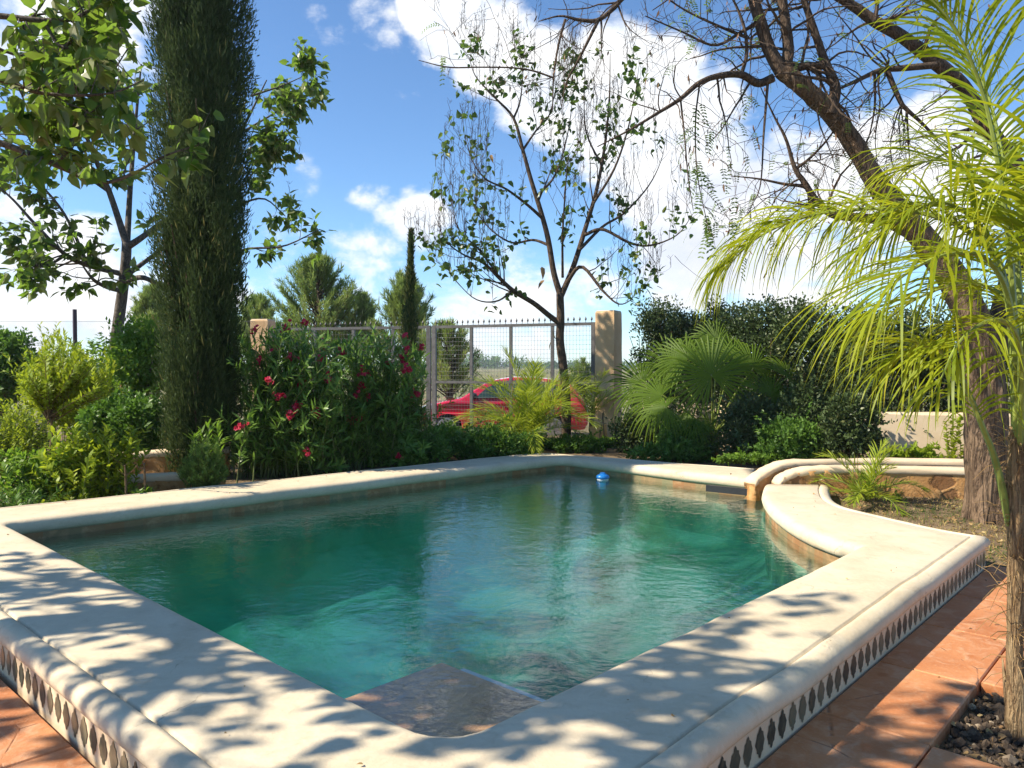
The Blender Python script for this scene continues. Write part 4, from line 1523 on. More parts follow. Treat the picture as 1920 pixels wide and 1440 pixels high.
def shrub(name, label, cat, c, r, K, n, L, W, mat, shape='diamond', cr=.3, up=.4, stems=8, inner=.5, zmin=-.7, group=None, smat='stem', lump=None):
    """shrub of leaf clumps on real stems; c is the crown centre, r its half sizes"""
    root = thing(name, label, cat, group)
    ctr = shell(c, np.asarray(r) * (1 - cr * .5), K, inner, zmin)
    zb = float(gz(c[0], c[1]))
    ctr[:, 2] = np.maximum(ctr[:, 2], zb + .05)
    mb = MB()
    clumps(mb, ctr, cr * min(r) * R.uniform(.7, 1.3, len(ctr)), n, L, W, shape, up)
    ns = int(14 + 22 * r[0])
    kk = R.integers(0, len(ctr), ns)
    sb = ctr[kk]
    od = nrm(sb - np.asarray(c) + 1e-3)
    st_ = sb + od * R.uniform(.1, .34, (ns, 1)) * min(1.6, 1 + r[2]) * (.35 + .65 * min(r) / .5) + np.column_stack([R.normal(0, .04, ns), R.normal(0, .04, ns), R.uniform(.04, .22, ns) * min(1, r[2] / .3)])
    stem_leaves(mb, None, sb, st_, 16, L * 1.1, W, .1, .15, .6, .3, shape)
    mb.build('foliage', M[mat], root)
    ms_ = MB()
    for k in R.choice(len(ctr), min(stems, len(ctr)), False):
        b = np.array([c[0] + R.normal(0, .12 * r[0]), c[1] + R.normal(0, .12 * r[1]), zb - .05])
        q = smooth([b, b * .5 + ctr[k] * .5 + [0, 0, .1 * r[2]], ctr[k]], 8)
        tube(ms_, q, np.linspace(.012, .004, 8) * (1 + r[2]), 5, cap=False)
    ms_.build('stems', M[smat], root)
    to_base(root, (c[0], c[1], zb))
    return root, ctr


def flower(root, c, n, size, mat, name='flower_cluster', facing=None, petals=5):
    mb = MB()
    cs = np.asarray(c) + R.normal(0, size * .75, (n, 3))
    for q in cs:
        ax = nrm(R.standard_normal(3) + (np.array([0, -.6, .7]) if facing is None else facing))
        a = np.cross(ax, [0.3, .2, 1]); a /= np.linalg.norm(a); b = np.cross(ax, a)
        th = np.linspace(0, 2 * math.pi, petals, endpoint=False) + R.random()
        d = np.cos(th)[:, None] * a + np.sin(th)[:, None] * b + ax * .35
        leaves(mb, np.repeat(q[None], petals, 0), d, np.repeat(ax[None], petals, 0), size * .85, size * .7, 'lance', R.random(petals))
    return mb.build(name, mat, root)

# ================================================================== TREES
# --- tall cypress beside the far coping
def cypress():
    root = thing('cypress_tree', 'tall dark columnar cypress rising out of the picture beside the pool coping', 'tree')
    d = 9.75
    b = G(372, 893, .2); bx, by = P(372, 700, d)[0], d
    H = 8.4
    zk = np.array([0, .25, .6, 1.2, 2.2, 3.4, 5.0, 6.5, 7.6, 8.4])
    rk = np.array([.22, .36, .42, .46, .52, .55, .58, .50, .30, .04])
    xk = np.array([0, 0, .0, .02, .05, .06, .06, .05, .05, .05])
    mb = MB()
    K = 1100
    z = np.concatenate([R.uniform(.05, H, K)])
    a = R.uniform(0, 2 * math.pi, K)
    r = np.interp(z, zk, rk) * R.uniform(.40, .95, K) * (1 + .12 * np.sin(a * 3 + z * 1.3) + .06 * np.sin(a * 5 - z * 2.1))
    n = 150
    cz = z[:, None] + R.normal(0, .17, (K, n))
    cr = .085
    off = R.normal(0, cr * .55, (K, n, 2)) * (1 - np.clip((cz - z[:, None]) * 1.5, -.3, .7))[..., None]
    cx = bx + np.interp(z, zk, xk)
    pos = np.stack([(cx + r * np.cos(a))[:, None] + off[..., 0], (by + r * np.sin(a))[:, None] + off[..., 1], cz + gz(bx, by)], -1)
    o = np.stack([np.cos(a), np.sin(a), 0 * a], -1)[:, None]
    dd = nrm(o * .42 + np.array([0, 0, .9]) + R.normal(0, .38, (K, n, 3)))
    nn = o + R.normal(0, .7, (K, n, 3))
    plume_tint = np.clip(.28 + .38 * np.exp(-z / 1.7) + R.normal(0, .16, K), 0, 1)  # tint of each plume, more olive towards the base
    tint = np.clip(plume_tint[:, None] + R.normal(0, .08, (K, n)), 0, 1)
    N = K * n
    leaves(mb, pos.reshape(-1, 3), dd.reshape(-1, 3), nn.reshape(-1, 3), R.uniform(.04, .10, N), R.uniform(.010, .020, N), 'diamond', tint.ravel())
    K3 = 9000
    z = R.uniform(.05, H - .4, K3); a = R.uniform(0, 6.28, K3); r = np.interp(z, zk, rk) * R.uniform(.1, .55, K3)
    leaves(mb, np.stack([bx + np.interp(z, zk, xk) + r * np.cos(a), by + r * np.sin(a), z + gz(bx, by)], -1), nrm(rdir(K3) * .4 + np.array([0, 0, 1])), rdir(K3), R.uniform(.12, .25, K3), R.uniform(.04, .07, K3), 'diamond', R.random(K3) * .4)
    # loose tips breaking the outline
    K2 = 1500
    z = R.uniform(.2, H - .2, K2); a = R.uniform(0, 2 * math.pi, K2)
    r = np.interp(z, zk, rk) * R.uniform(.9, 1.07, K2)
    p = np.stack([bx + np.interp(z, zk, xk) + r * np.cos(a), by + r * np.sin(a), z + gz(bx, by)], -1)
    leaves(mb, p, nrm(np.stack([np.cos(a) * .3, np.sin(a) * .3, 1 + 0 * a], -1) + R.normal(0, .15, (K2, 3))), rdir(K2), R.uniform(.09, .18, K2), R.uniform(.012, .022, K2), 'diamond')
    mb.build('crown', M['cypress'], root)
    mt = MB()
    zz = np.linspace(-.1, H * .95, 24)
    tube(mt, np.column_stack([bx + np.interp(zz, zk, xk), np.full(24, by), zz + gz(bx, by)]), np.interp(zz, [0, H], [.12, .01]), 9, rough=.03)
    for k in range(30):
        z0 = R.uniform(.1, 6.5); a = R.uniform(0, 6.28); rr = np.interp(z0 + .9, zk, rk) * .8
        q = smooth([[bx, by, z0 + .15], [bx + rr * .6 * math.cos(a), by + rr * .6 * math.sin(a), z0 + .45], [bx + rr * math.cos(a), by + rr * math.sin(a), z0 + 1.15]], 9)
        tube(mt, q, np.linspace(.022, .006, 9), 5, cap=False)
    mt.build('trunk', M['bark'], root)
    to_base(root, (bx, by, float(gz(bx, by))))


cypress()


def leafy_twigs(mbl, twigs, n, L, W, shape='heart', s0=.25, hang=.5, mat=0, keep=None, tint=None):
    pos, tan = anchors(twigs, n, s0)
    N = len(pos)
    rd = rdir(N)
    d = nrm(tan * .5 + rd * .8 + np.array([0, 0, -hang]))
    nn = rdir(N, 1.6)
    pos = pos + d * .03
    if keep is not None:
        k = keep(pos)
        pos, d, nn, N = pos[k], d[k], nn[k], int(k.sum())
    leaves(mbl, pos, d, nn, L * R.uniform(.55, 1.25, N), W * R.uniform(.6, 1.2, N), shape, tint, mat)


# --- broad-leaved tree behind the cypress
def broad_tree():
    root = thing('broadleaf_tree', 'broad-leaved tree with slim grey trunk growing behind the cypress, sunlit green leaves', 'tree')
    d = 12.6
    L = []
    trunk = limb([(203, 800, d, .112), (205, 735, d, .105), (212, 690, d, .098), (220, 620, d, .088), (228, 560, d, .084), (235, 500, d, .078), (238, 455, d, .074)])
    mt = MB()
    tube(mt, *trunk, 12, rough=.015)
    main = [
        limb([(238, 460, d, .062), (222, 410, d, .052), (205, 360, d - .1, .046), (190, 325, d - .2, .04), (160, 250, d - .5, .03), (130, 170, d - .7, .025), (115, 90, d - .8, .012)]),
        limb([(240, 462, d, .06), (262, 448, d, .05), (300, 420, d + .3, .04), (380, 360, d + .8, .034), (450, 250, d + .8, .024), (500, 150, d + .8, .010)]),
        limb([(236, 480, d, .06), (240, 420, d + .3, .05), (245, 340, d + .4, .04), (255, 220, d + .5, .026), (265, 120, d + .4, .012)]),
        limb([(230, 514, d, .05), (213, 510, d - .1, .045), (165, 498, d - .5, .038), (123, 478, d - .8, .032), (70, 425, d - 1.2, .024), (20, 370, d - 1.4, .016), (-30, 330, d - 1.5, .01)]),
        limb([(228, 545, d, .045), (205, 540, d - .3, .036), (180, 528, d - .6, .028), (165, 512, d - .8, .018), (150, 490, d - 1, .008)]),
        limb([(231, 530, d, .05), (265, 520, d - .2, .042), (310, 535, d - .2, .034), (360, 520, d, .026), (450, 470, d + .2, .022), (530, 462, d + .2, .015), (600, 430, d + .2, .008)]),
        limb([(233, 520, d, .045), (280, 485, d + .3, .036), (330, 450, d + .6, .03), (420, 400, d + .8, .025), (490, 372, d + .8, .016), (535, 405, d + .8, .007)]),
        limb([(380, 360, d + .8, .03), (450, 300, d + .7, .024), (500, 270, d + .7, .016), (545, 240, d + .7, .008)]),
        limb([(450, 250, d + .8, .02), (510, 215, d + .8, .014), (560, 185, d + .8, .006)]),
        limb([(470, 180, d + .8, .02), (530, 160, d + .8, .012), (575, 140, d + .8, .005)]),
        limb([(420, 400, d + .8, .02), (470, 330, d + .7, .014), (505, 290, d + .7, .006)]),
        limb([(123, 478, d - .8, .026), (85, 500, d - 1, .018), (60, 495, d - 1.2, .008)]),
        limb([(165, 498, d - .5, .03), (120, 400, d - .7, .02), (60, 330, d - .9, .012), (10, 290, d - 1, .006)]),
        limb([(205, 360, d, .03), (120, 300, d - .2, .022), (50, 240, d - .4, .012), (0, 180, d - .5, .008)]),
    ]
    for p, r in main:
        tube(mt, p, r, 7, cap=False)
    tw = []
    for k, (p, r) in enumerate(main):
        tw += sprout(p, r, 5 if 5 <= k <= 10 else 11, .3, .5 if 5 <= k <= 10 else .95, .3, 1, .6, .3, 1, .16)
    for p, r in main[5:11]:
        tw += sprout(p, r, 4, .2, .42, .2, 1, .9, .6, 1, .16)
    t2 = []
    for p, r in tw:
        t2 += sprout(p, r, 2, .15, .45, .4, 1, .5, .3, 1, .15)
    def keep_t(lst):
        o = []
        for p, r in lst:
            x, y = proj(p[-1])
            if y[0] < 555 and x[0] < 620:
                o.append((p, r))
        return o
    tw, t2 = keep_t(tw), keep_t(t2)
    tubes(mt, tw, 4); tubes(mt, t2, 3)
    mt.build('trunk', M['greybark'], root, True)
    mb = MB()
    leafy_twigs(mb, tw, 13, .165, .125, 'heart', .3)
    leafy_twigs(mb, t2, 6, .155, .115, 'heart', .2)
    mb.build('crown', M['broad'], root)
    # dry seed spikes on the branch ends
    ms_ = MB()
    for p, r in tw[::2]:
        q = p[-1]
        h = R.uniform(.12, .3)
        tube(ms_, np.array([q, q + [R.normal(0, .02), 0, h * .5], q + [R.normal(0, .03), 0, h]]), np.array([.004, .003, .002]), 3, cap=False)
        for k in range(5):
            z = R.uniform(.2, 1) * h
            tube(ms_, np.array([q + [0, 0, z], q + [R.normal(0, .03), R.normal(0, .03), z + .05]]), .0022, 3, cap=False)
    ms_.build('seed_spikes', M['twig'], root)['kind'] = 'stuff'
    to_base(root, (*trunk[0][0][:2], trunk[0][0][2]))


broad_tree()


# --- big tree standing beside the camera; its lower branches hang into the picture
def near_tree():
    root = thing('shade_tree', 'large-leaved shade tree whose lower branches with pale leaf undersides hang over the poolside', 'tree')
    base = np.array([-5.4, 3.1, -.06])
    mt = MB()
    tr = smooth(np.array([[*base, .2], [-5.35, 3.15, 1.0, .17], [-5.2, 3.3, 2.2, .15], [-5.0, 3.5, 3.0, .13]]), 14)
    tube(mt, tr[:, :3], tr[:, 3], 12, rough=.02)
    top = tr[-1, :3]
    mains = []
    for tgt in [(-3.6, 3.7, 4.3), (-3.0, 2.4, 4.2), (-4.3, 1.7, 4.6), (-3.4, 1.0, 4.4), (-5.6, 4.9, 4.5), (-6.6, 4.2, 4.6), (-7.2, 2.8, 4.5), (-6.4, 1.3, 4.5), (-7.6, 4.2, 4.0), (-4.6, 2.8, 5.4), (-2.4, 1.7, 4.0), (-4.7, 3.9, 4.3), (-4.0, 4.6, 3.9), (-5.2, 4.4, 3.7)]:
        tg = np.array(tgt)
        m1 = top + (tg - top) * .4 + [R.normal(0, .15), R.normal(0, .15), .35]
        q = smooth(np.array([[*top, .075], [*m1, .05], [*tg, .014]]), 16)
        mains.append((q[:, :3], q[:, 3]))
    d = 5.1
    inframe = [
        limb([(-120, 230, d, .03), (0, 268, d, .022), (60, 290, d, .02), (110, 312, d, .017), (190, 342, d, .013), (250, 325, d, .010), (310, 292, d, .007), (372, 272, d, .004)]),
        limb([(-150, 20, d, .024), (0, 30, d, .02), (80, 38, d, .017), (140, 34, d, .013), (190, 0, d, .009), (220, -40, d, .006)]),
        limb([(-140, 130, d - .2, .02), (0, 150, d - .2, .015), (80, 175, d - .2, .012), (200, 176, d - .2, .008), (270, 150, d - .2, .004)]),
        limb([(110, 312, d, .014), (150, 230, d + .2, .011), (190, 170, d + .3, .008), (240, 90, d + .4, .004)]),
        limb([(80, 38, d, .014), (120, 90, d, .01), (180, 60, d, .008), (265, 20, d, .004)]),
        limb([(-100, 330, d + .2, .014), (0, 240, d + .2, .010), (70, 210, d + .3, .007), (140, 215, d + .3, .004)]),
        limb([(-60, 60, d + .3, .014), (20, 100, d + .3, .010), (100, 110, d + .4, .008), (200, 110, d + .4, .005), (260, 160, d + .4, .003)]),
    ]
    for p, r in inframe[:3] + inframe[5:]:
        mains.append((smooth([[*top], [*(top * .5 + p[0] * .5 + [0, 0, .3])], [*p[0]]], 8), np.linspace(.06, r[0], 8)))
    for p, r in mains + inframe:
        tube(mt, p, r, 7, cap=False)

    def keep(pos):
        x, y = proj(pos)
        inside_ = (x > -15) & (x < 1935) & (y > -15) & (y < 1455) & (pos[:, 1] > .3)
        allowed = (x < 250) & (y < 330 - np.clip(x - 150, 0, 100) * .2)
        return ~inside_ | allowed | ((x < 400) & (y > 180) & (y < 330) & (pos[:, 1] < 5.4) & (R.random(len(pos)) < .5))
    tw = []
    for p, r in mains[:14]:
        tw += sprout(p, r, 26, .4, 1.1, .15, 1, .5, .25, 1, .18)
    tw = [t for t in tw if keep(t[0][-1:])[0]]
    ti = []
    for p, r in inframe:
        ti += sprout(p, r, 22, .18, .55, .15, 1, .6, .25, 1, .18)
    ti += sprout(*inframe[0], 6, .15, .3, .25, 1, .8, .75, 1, .15)
    ti = [t for t in ti if keep(t[0][-1:])[0]]
    tubes(mt, tw, 4); tubes(mt, ti, 4)
    mt.build('trunk', M['greybark'], root, True)
    mb = MB()
    leafy_twigs(mb, tw, 9, .16, .125, 'heart', .2, keep=keep)
    leafy_twigs(mb, ti, 9, .13, .095, 'heart', .2, .6, keep=keep)
    leafy_twigs(mb, inframe, 10, .12, .09, 'heart', .3, .7, keep=keep)
    mb.build('crown', M['broad'], root)
    to_base(root, base)


near_tree()


# --- sparse tree in front of the gate
def sparse_tree():
    root = thing('sparse_tree', 'slender half-bare tree with scattered dark leaves and dry seed spikes, standing before the gate', 'tree')
    d = 13.0
    mt = MB()
    trunk = limb([(1061, 855, d, .085), (1062, 780, d, .082), (1060, 730, d, .08), (1055, 680, d, .076), (1050, 640, d, .072), (1051, 600, d, .07), (1050, 550, d, .066)])
    tube(mt, *trunk, 10, rough=.02)
    M1 = [
        limb([(1048, 605, d, .05), (1030, 592, d, .046), (1000, 568, d - .2, .042), (962, 545, d - .4, .038), (935, 520, d - .5, .03), (905, 492, d - .6, .022), (870, 478, d - .7, .014), (835, 450, d - .8, .008), (815, 400, d - .8, .004)]),
        limb([(1050, 552, d, .055), (1038, 510, d, .05), (1028, 450, d, .046), (1015, 400, d, .042), (995, 335, d, .036), (980, 280, d, .03), (963, 222, d, .024), (930, 185, d, .018), (893, 145, d, .01), (880, 110, d, .005)]),
        limb([(1052, 555, d, .052), (1075, 500, d, .046), (1097, 430, d + .1, .04), (1115, 370, d + .2, .033), (1128, 310, d + .2, .027), (1138, 240, d + .2, .02), (1143, 170, d + .2, .012), (1144, 100, d + .2, .005)]),
        limb([(1060, 535, d, .035), (1090, 500, d - .3, .03), (1130, 545, d - .5, .02), (1160, 570, d - .6, .012), (1185, 560, d - .6, .006), (1192, 535, d - .6, .003)]),
        limb([(1097, 440, d, .032), (1130, 430, d - .2, .027), (1180, 455, d - .4, .022), (1220, 460, d - .5, .016), (1270, 440, d - .6, .01), (1300, 400, d - .6, .004)]),
        limb([(1085, 470, d, .03), (1130, 425, d + .3, .024), (1170, 400, d + .4, .018), (1215, 350, d + .5, .012), (1240, 300, d + .5, .006), (1250, 250, d + .5, .003)]),
        limb([(1110, 385, d + .1, .026), (1150, 320, d, .02), (1175, 250, d, .014), (1190, 180, d, .008), (1200, 110, d, .003)]),
        limb([(1018, 410, d, .03), (990, 385, d - .2, .024), (950, 355, d - .4, .018), (910, 335, d - .5, .013), (885, 300, d - .5, .008), (870, 250, d - .5, .003)]),
        limb([(1030, 460, d, .028), (1000, 450, d + .2, .022), (960, 455, d + .3, .017), (920, 430, d + .3, .012), (890, 390, d + .3, .007), (872, 340, d + .3, .003)]),
        limb([(980, 282, d, .022), (1005, 245, d + .2, .016), (1030, 215, d + .3, .011), (1045, 150, d + .3, .005)]),
        limb([(963, 222, d, .02), (975, 190, d + .1, .014), (980, 140, d + .1, .007), (978, 95, d + .1, .003)]),
        limb([(1005, 370, d, .025), (1040, 330, d + .3, .018), (1060, 270, d + .4, .012), (1072, 200, d + .4, .006), (1075, 130, d + .4, .003)]),
        limb([(940, 525, d - .5, .02), (900, 470, d - .7, .015), (860, 430, d - .9, .010), (845, 370, d - .9, .004)]),
        limb([(962, 545, d - .4, .02), (930, 565, d - .6, .014), (890, 560, d - .7, .009), (850, 520, d - .8, .005), (825, 480, d - .8, .003)]),
        limb([(1055, 520, d, .024), (1055, 440, d - .4, .018), (1060, 360, d - .6, .012), (1065, 290, d - .6, .006)]),
        limb([(1128, 310, d + .2, .02), (1100, 250, d + .3, .013), (1095, 180, d + .4, .007), (1098, 110, d + .4, .003)]),
    ]
    for p, r in M1:
        tube(mt, p, r, 7, cap=False)
    tw = []
    for p, r in M1:
        tw += sprout(p, r, 13, .35, 1.0, .5, .8, .35, .25, 1, .1, .4, .004, .12)
    t2 = []
    for p, r in tw:
        t2 += sprout(p, r, 2, .15, .5, .6, .7, .4, .3, 1, .1, .5, .0035, .12)
    tubes(mt, tw, 4); tubes(mt, t2, 3)
    mt.build('trunk', M['limb'], root, True)
    ms_ = MB()
    for p, r in t2 + tw:
        q = p[-1]; h = R.uniform(.15, .42)
        tube(ms_, np.array([q, q + [R.normal(0, .02), 0, h * .5], q + [R.normal(0, .03), 0, h]]), np.array([.0045, .0035, .002]), 3, cap=False)
        for k in range(R.integers(4, 9)):
            z = R.uniform(.15, 1) * h
            tube(ms_, np.array([q + [0, 0, z], q + [R.normal(0, .035), R.normal(0, .035), z + .045]]), .0024, 3, cap=False)
    ms_.build('seed_spikes', M['twig'], root)['kind'] = 'stuff'
    mb = MB()
    sel = [t for t in tw if R.random() < .62]
    # leaves in tufts
    for p, r in sel:
        c = p[R.integers(1, len(p) - 1)]
        n = R.integers(8, 17)
        pos = c + R.normal(0, .085, (n, 3))
        leaves(mb, pos, rdir(n, -.5), rdir(n, 1.3), R.uniform(.07, .15, n), R.uniform(.05, .11, n), 'heart')
    mb.build('crown', M['sparse'], root)
    md = MB()
    for px, py in ((1098, 205), (1275, 235), (1235, 215)):
        pass
    pos = np.array([P(1016, 500, d - .1), P(1020, 525, d - .1), P(1037, 620, d - .2), P(1034, 640, d - .2), P(920, 290, d - .4), P(1018, 220, d)])
    n = len(pos)
    leaves(md, pos, rdir(n, -3), rdir(n), np.array([.22, .2, .2, .16, .16, .14]), np.array([.10, .09, .05, .04, .06, .06]), 'heart')
    md.build('dry_leaves', M['dry'], root)
    to_base(root, trunk[0][0])


sparse_tree()


# --- leaning rough-barked tree by the palm
def leaning_tree():
    root = thing('leaning_tree', 'rough-barked tree leaning over the pool with nearly bare twigs and hanging seed pods', 'tree')
    d = 7.5
    mt = MB()
    tr = limb([(1852, 1000, d, .245), (1852, 975, d, .205), (1850, 900, d, .192), (1848, 800, d, .185), (1845, 720, d, .18), (1836, 640, d - .05, .165), (1800, 545, d - .1, .142), (1735, 452, d - .1, .12), (1686, 395, d - .15, .106), (1640, 338, d - .2, .094),
               (1602, 272, d - .2, .087), (1556, 210, d - .25, .085), (1502, 160, d - .3, .083), (1466, 132, d - .3, .08)], n=60)
    tube(mt, tr[0], tr[1], 18, rough=.035)
    # root flare
    for k in range(7):
        a = k * .9 + .3
        c = tr[0][0]
        q = np.array([c + [math.cos(a) * .12, math.sin(a) * .12, .35], c + [math.cos(a) * .2, math.sin(a) * .2, .1], c + [math.cos(a) * .34, math.sin(a) * .34, -.02]])
        tube(mt, smooth(q, 7), np.linspace(.09, .03, 7), 6, cap=False, rough=.05)
    mt.build('trunk', M['bark'], root)
    ml = MB()
    d2 = d - .3
    B = [
        limb([(1468, 138, d2, .07), (1442, 92, d2, .06), (1425, 40, d2, .056), (1408, -20, d2, .05), (1390, -90, d2, .05)]),
        limb([(1470, 140, d2, .06), (1478, 95, d2, .052), (1472, 40, d2, .048), (1462, -30, d2, .042), (1455, -100, d2, .035)]),
        limb([(1556, 215, d2, .058), (1566, 165, d2, .05), (1547, 117, d2, .04), (1527, 58, d2, .034), (1503, -15, d2, .028), (1490, -80, d2, .02)]),
        limb([(1475, 135, d2, .045), (1510, 124, d2, .036), (1546, 124, d2, .032)]),
        limb([(1450, 146, d2, .042), (1421, 156, d2, .037), (1390, 140, d2 - .1, .033), (1350, 142, d2 - .2, .029), (1312, 155, d2 - .3, .025), (1275, 186, d2 - .4, .02), (1230, 214, d2 - .5, .015), (1180, 244, d2 - .6, .010), (1120, 275, d2 - .6, .005)]),
        limb([(1408, -20, d2, .04), (1330, -60, d2 - .1, .034), (1240, -50, d2 - .2, .03), (1175, -10, d2 - .3, .026), (1150, 16, d2 - .3, .023), (1120, 38, d2 - .3, .02), (1085, 37, d2 - .3, .015), (1050, 30, d2 - .3, .009), (1010, 40, d2 - .3, .004)]),
        limb([(1122, 38, d2 - .3, .017), (1085, 112, d2 - .3, .012), (1062, 155, d2 - .3, .008), (1052, 205, d2 - .3, .004)]),
        limb([(1060, 36, d2 - .3, .013), (1047, 85, d2 - .3, .011), (1038, 145, d2 - .3, .009), (1036, 210, d2 - .3, .004)]),
        limb([(1038, 146, d2 - .3, .009), (1000, 133, d2 - .3, .008), (960, 127, d2 - .3, .007), (900, 126, d2 - .3, .0065), (840, 126, d2 - .3, .006), (785, 113, d2 - .3, .003)]),
        limb([(1846, 720, d, .13), (1885, 560, d + .1, .105), (1925, 420, d + .15, .09), (1908, 320, d + .15, .078), (1868, 262, d + .15, .072), (1842, 225, d + .15, .07), (1808, 165, d + .15, .066), (1755, 118, d + .1, .068), (1690, 68, d + .1, .06), (1640, 40, d + .1, .054), (1600, 12, d + .1, .046), (1530, -30, d, .036)]),
        limb([(1755, 122, d, .034), (1690, 128, d, .03), (1650, 132, d, .026), (1605, 152, d - .1, .02), (1570, 168, d - .2, .012)]),
        limb([(1664, 134, d, .026), (1688, 190, d, .023), (1700, 205, d, .02), (1730, 232, d, .014), (1758, 260, d, .006)]),
        limb([(1720, 445, d, .06), (1660, 415, d, .052), (1612, 408, d, .045), (1562, 402, d, .038), (1532, 378, d, .033), (1508, 342, d, .028), (1490, 315, d, .022), (1474, 262, d, .015), (1450, 215, d, .009), (1420, 150, d, .004)]),
        limb([(1525, 408, d, .03), (1520, 380, d, .026), (1512, 352, d, .02), (1470, 345, d, .014), (1420, 335, d, .009), (1370, 330, d, .004)]),
        limb([(1490, 318, d, .02), (1520, 295, d, .014), (1560, 250, d, .009), (1590, 190, d, .004)]),
        limb([(1640, 42, d, .02), (1645, 0, d, .018), (1640, -60, d, .014)]),
        limb([(1640, 45, d, .022), (1700, 25, d, .016), (1760, 5, d, .01), (1830, -10, d, .005)]),
        limb([(1640, 140, d, .014), (1640, 200, d, .01), (1628, 260, d, .006), (1610, 290, d, .003)]),
        limb([(1700, 210, d, .012), (1703, 260, d, .008), (1706, 312, d, .004)]),
        limb([(1566, 190, d2, .014), (1590, 215, d2, .01), (1600, 260, d2, .005)]),
        limb([(1312, 155, d2 - .3, .009), (1304, 230, d2 - .4, .007), (1308, 330, d2 - .5, .005), (1332, 445, d2 - .6, .003)]),
        limb([(1276, 186, d2 - .4, .009), (1284, 260, d2 - .5, .007), (1290, 330, d2 - .6, .005), (1300, 395, d2 - .6, .003)]),
        limb([(1440, 150, d2, .014), (1432, 250, d2, .010), (1425, 350, d2 - .1, .006), (1400, 400, d2 - .1, .003)]),
        limb([(1390, 140, d2, .02), (1400, 100, d2, .017), (1395, 50, d2, .014), (1375, 0, d2, .01), (1350, -40, d2, .006)]),
        limb([(1425, 40, d2, .02), (1390, 60, d2, .016), (1340, 85, d2 - .2, .012), (1280, 60, d2 - .3, .009), (1210, 30, d2 - .4, .005)]),
        limb([(1400, 70, d2, .016), (1350, 50, d2, .012), (1290, 22, d2, .009), (1240, -10, d2, .006)]),
    ]
    for p, r in B:
        tube(ml, p, r, 9 if r[0] > .05 else 6, cap=False, rough=.02 if r[0] > .05 else 0)
    ml.build('limb', M['limb'], root, True)
    tw = []
    for k, (p, r) in enumerate(B):
        tw += sprout(p, r, 13 if k != 9 else 16, .3, 1.0, -.05, 1, .5, .12, 1, .16, .4, .0034, -.05, 8)
    t2 = []
    for p, r in tw:
        t2 += sprout(p, r, 3, .12, .5, -.1, 1, .5, .2, 1, .18, .5, .0026, -.04, 6)
    def ok(t):
        x, y = proj(t[0][-1])
        return x[0] > 785 and not (x[0] < 1255 and y[0] > 175) and not (x[0] < 1330 and y[0] > 330) and y[0] < 560
    tw = [t for t in tw if ok(t)]; t2 = [t for t in t2 if ok(t)]
    m1 = MB(); tubes(m1, tw, 4); tubes(m1, t2, 3)
    m1.build('twigs', M['limb'], root)
    # pinnate leaves
    mb = MB()
    pos, tan = anchors(tw, 2, .3); k = (R.random(len(pos)) < .28) & ((proj(pos)[0] > 1262) | (proj(pos)[0] < 850))
    pinnate(mb, pos[k], tan[k] + rdir(k.sum(), -.2), .14, 8, .030, .011)
    pos, tan = anchors(B[20:21], 20, .2)
    pinnate(mb, pos, tan * .2 + rdir(len(pos), -.1), .19, 8, .040, .017)
    pos, tan = anchors([t for t in t2 if proj(t[0][0])[0][0] < 1450], 1, .3); k = (R.random(len(pos)) < .2) & (proj(pos)[0] > 1262)
    pinnate(mb, pos[k], tan[k] + rdir(k.sum(), -.2), .15, 7, .034, .014)
    mb.build('leaves', M['acacia'], root)
    md = MB()
    pos, tan = anchors(t2, 1, .4); k = R.random(len(pos)) < .45
    n = k.sum()
    leaves(md, pos[k] + R.normal(0, .02, (n, 3)), rdir(n, -3), rdir(n), R.uniform(.045, .085, n), R.uniform(.012, .02, n), 'lance')
    md.build('seed_pods', plain_mat('brown_pod', (0.16, 0.09, 0.05), .7, .2, 0, .3), root)['kind'] = 'stuff'
    to_base(root, (*tr[0][0][:2], 0))


leaning_tree()

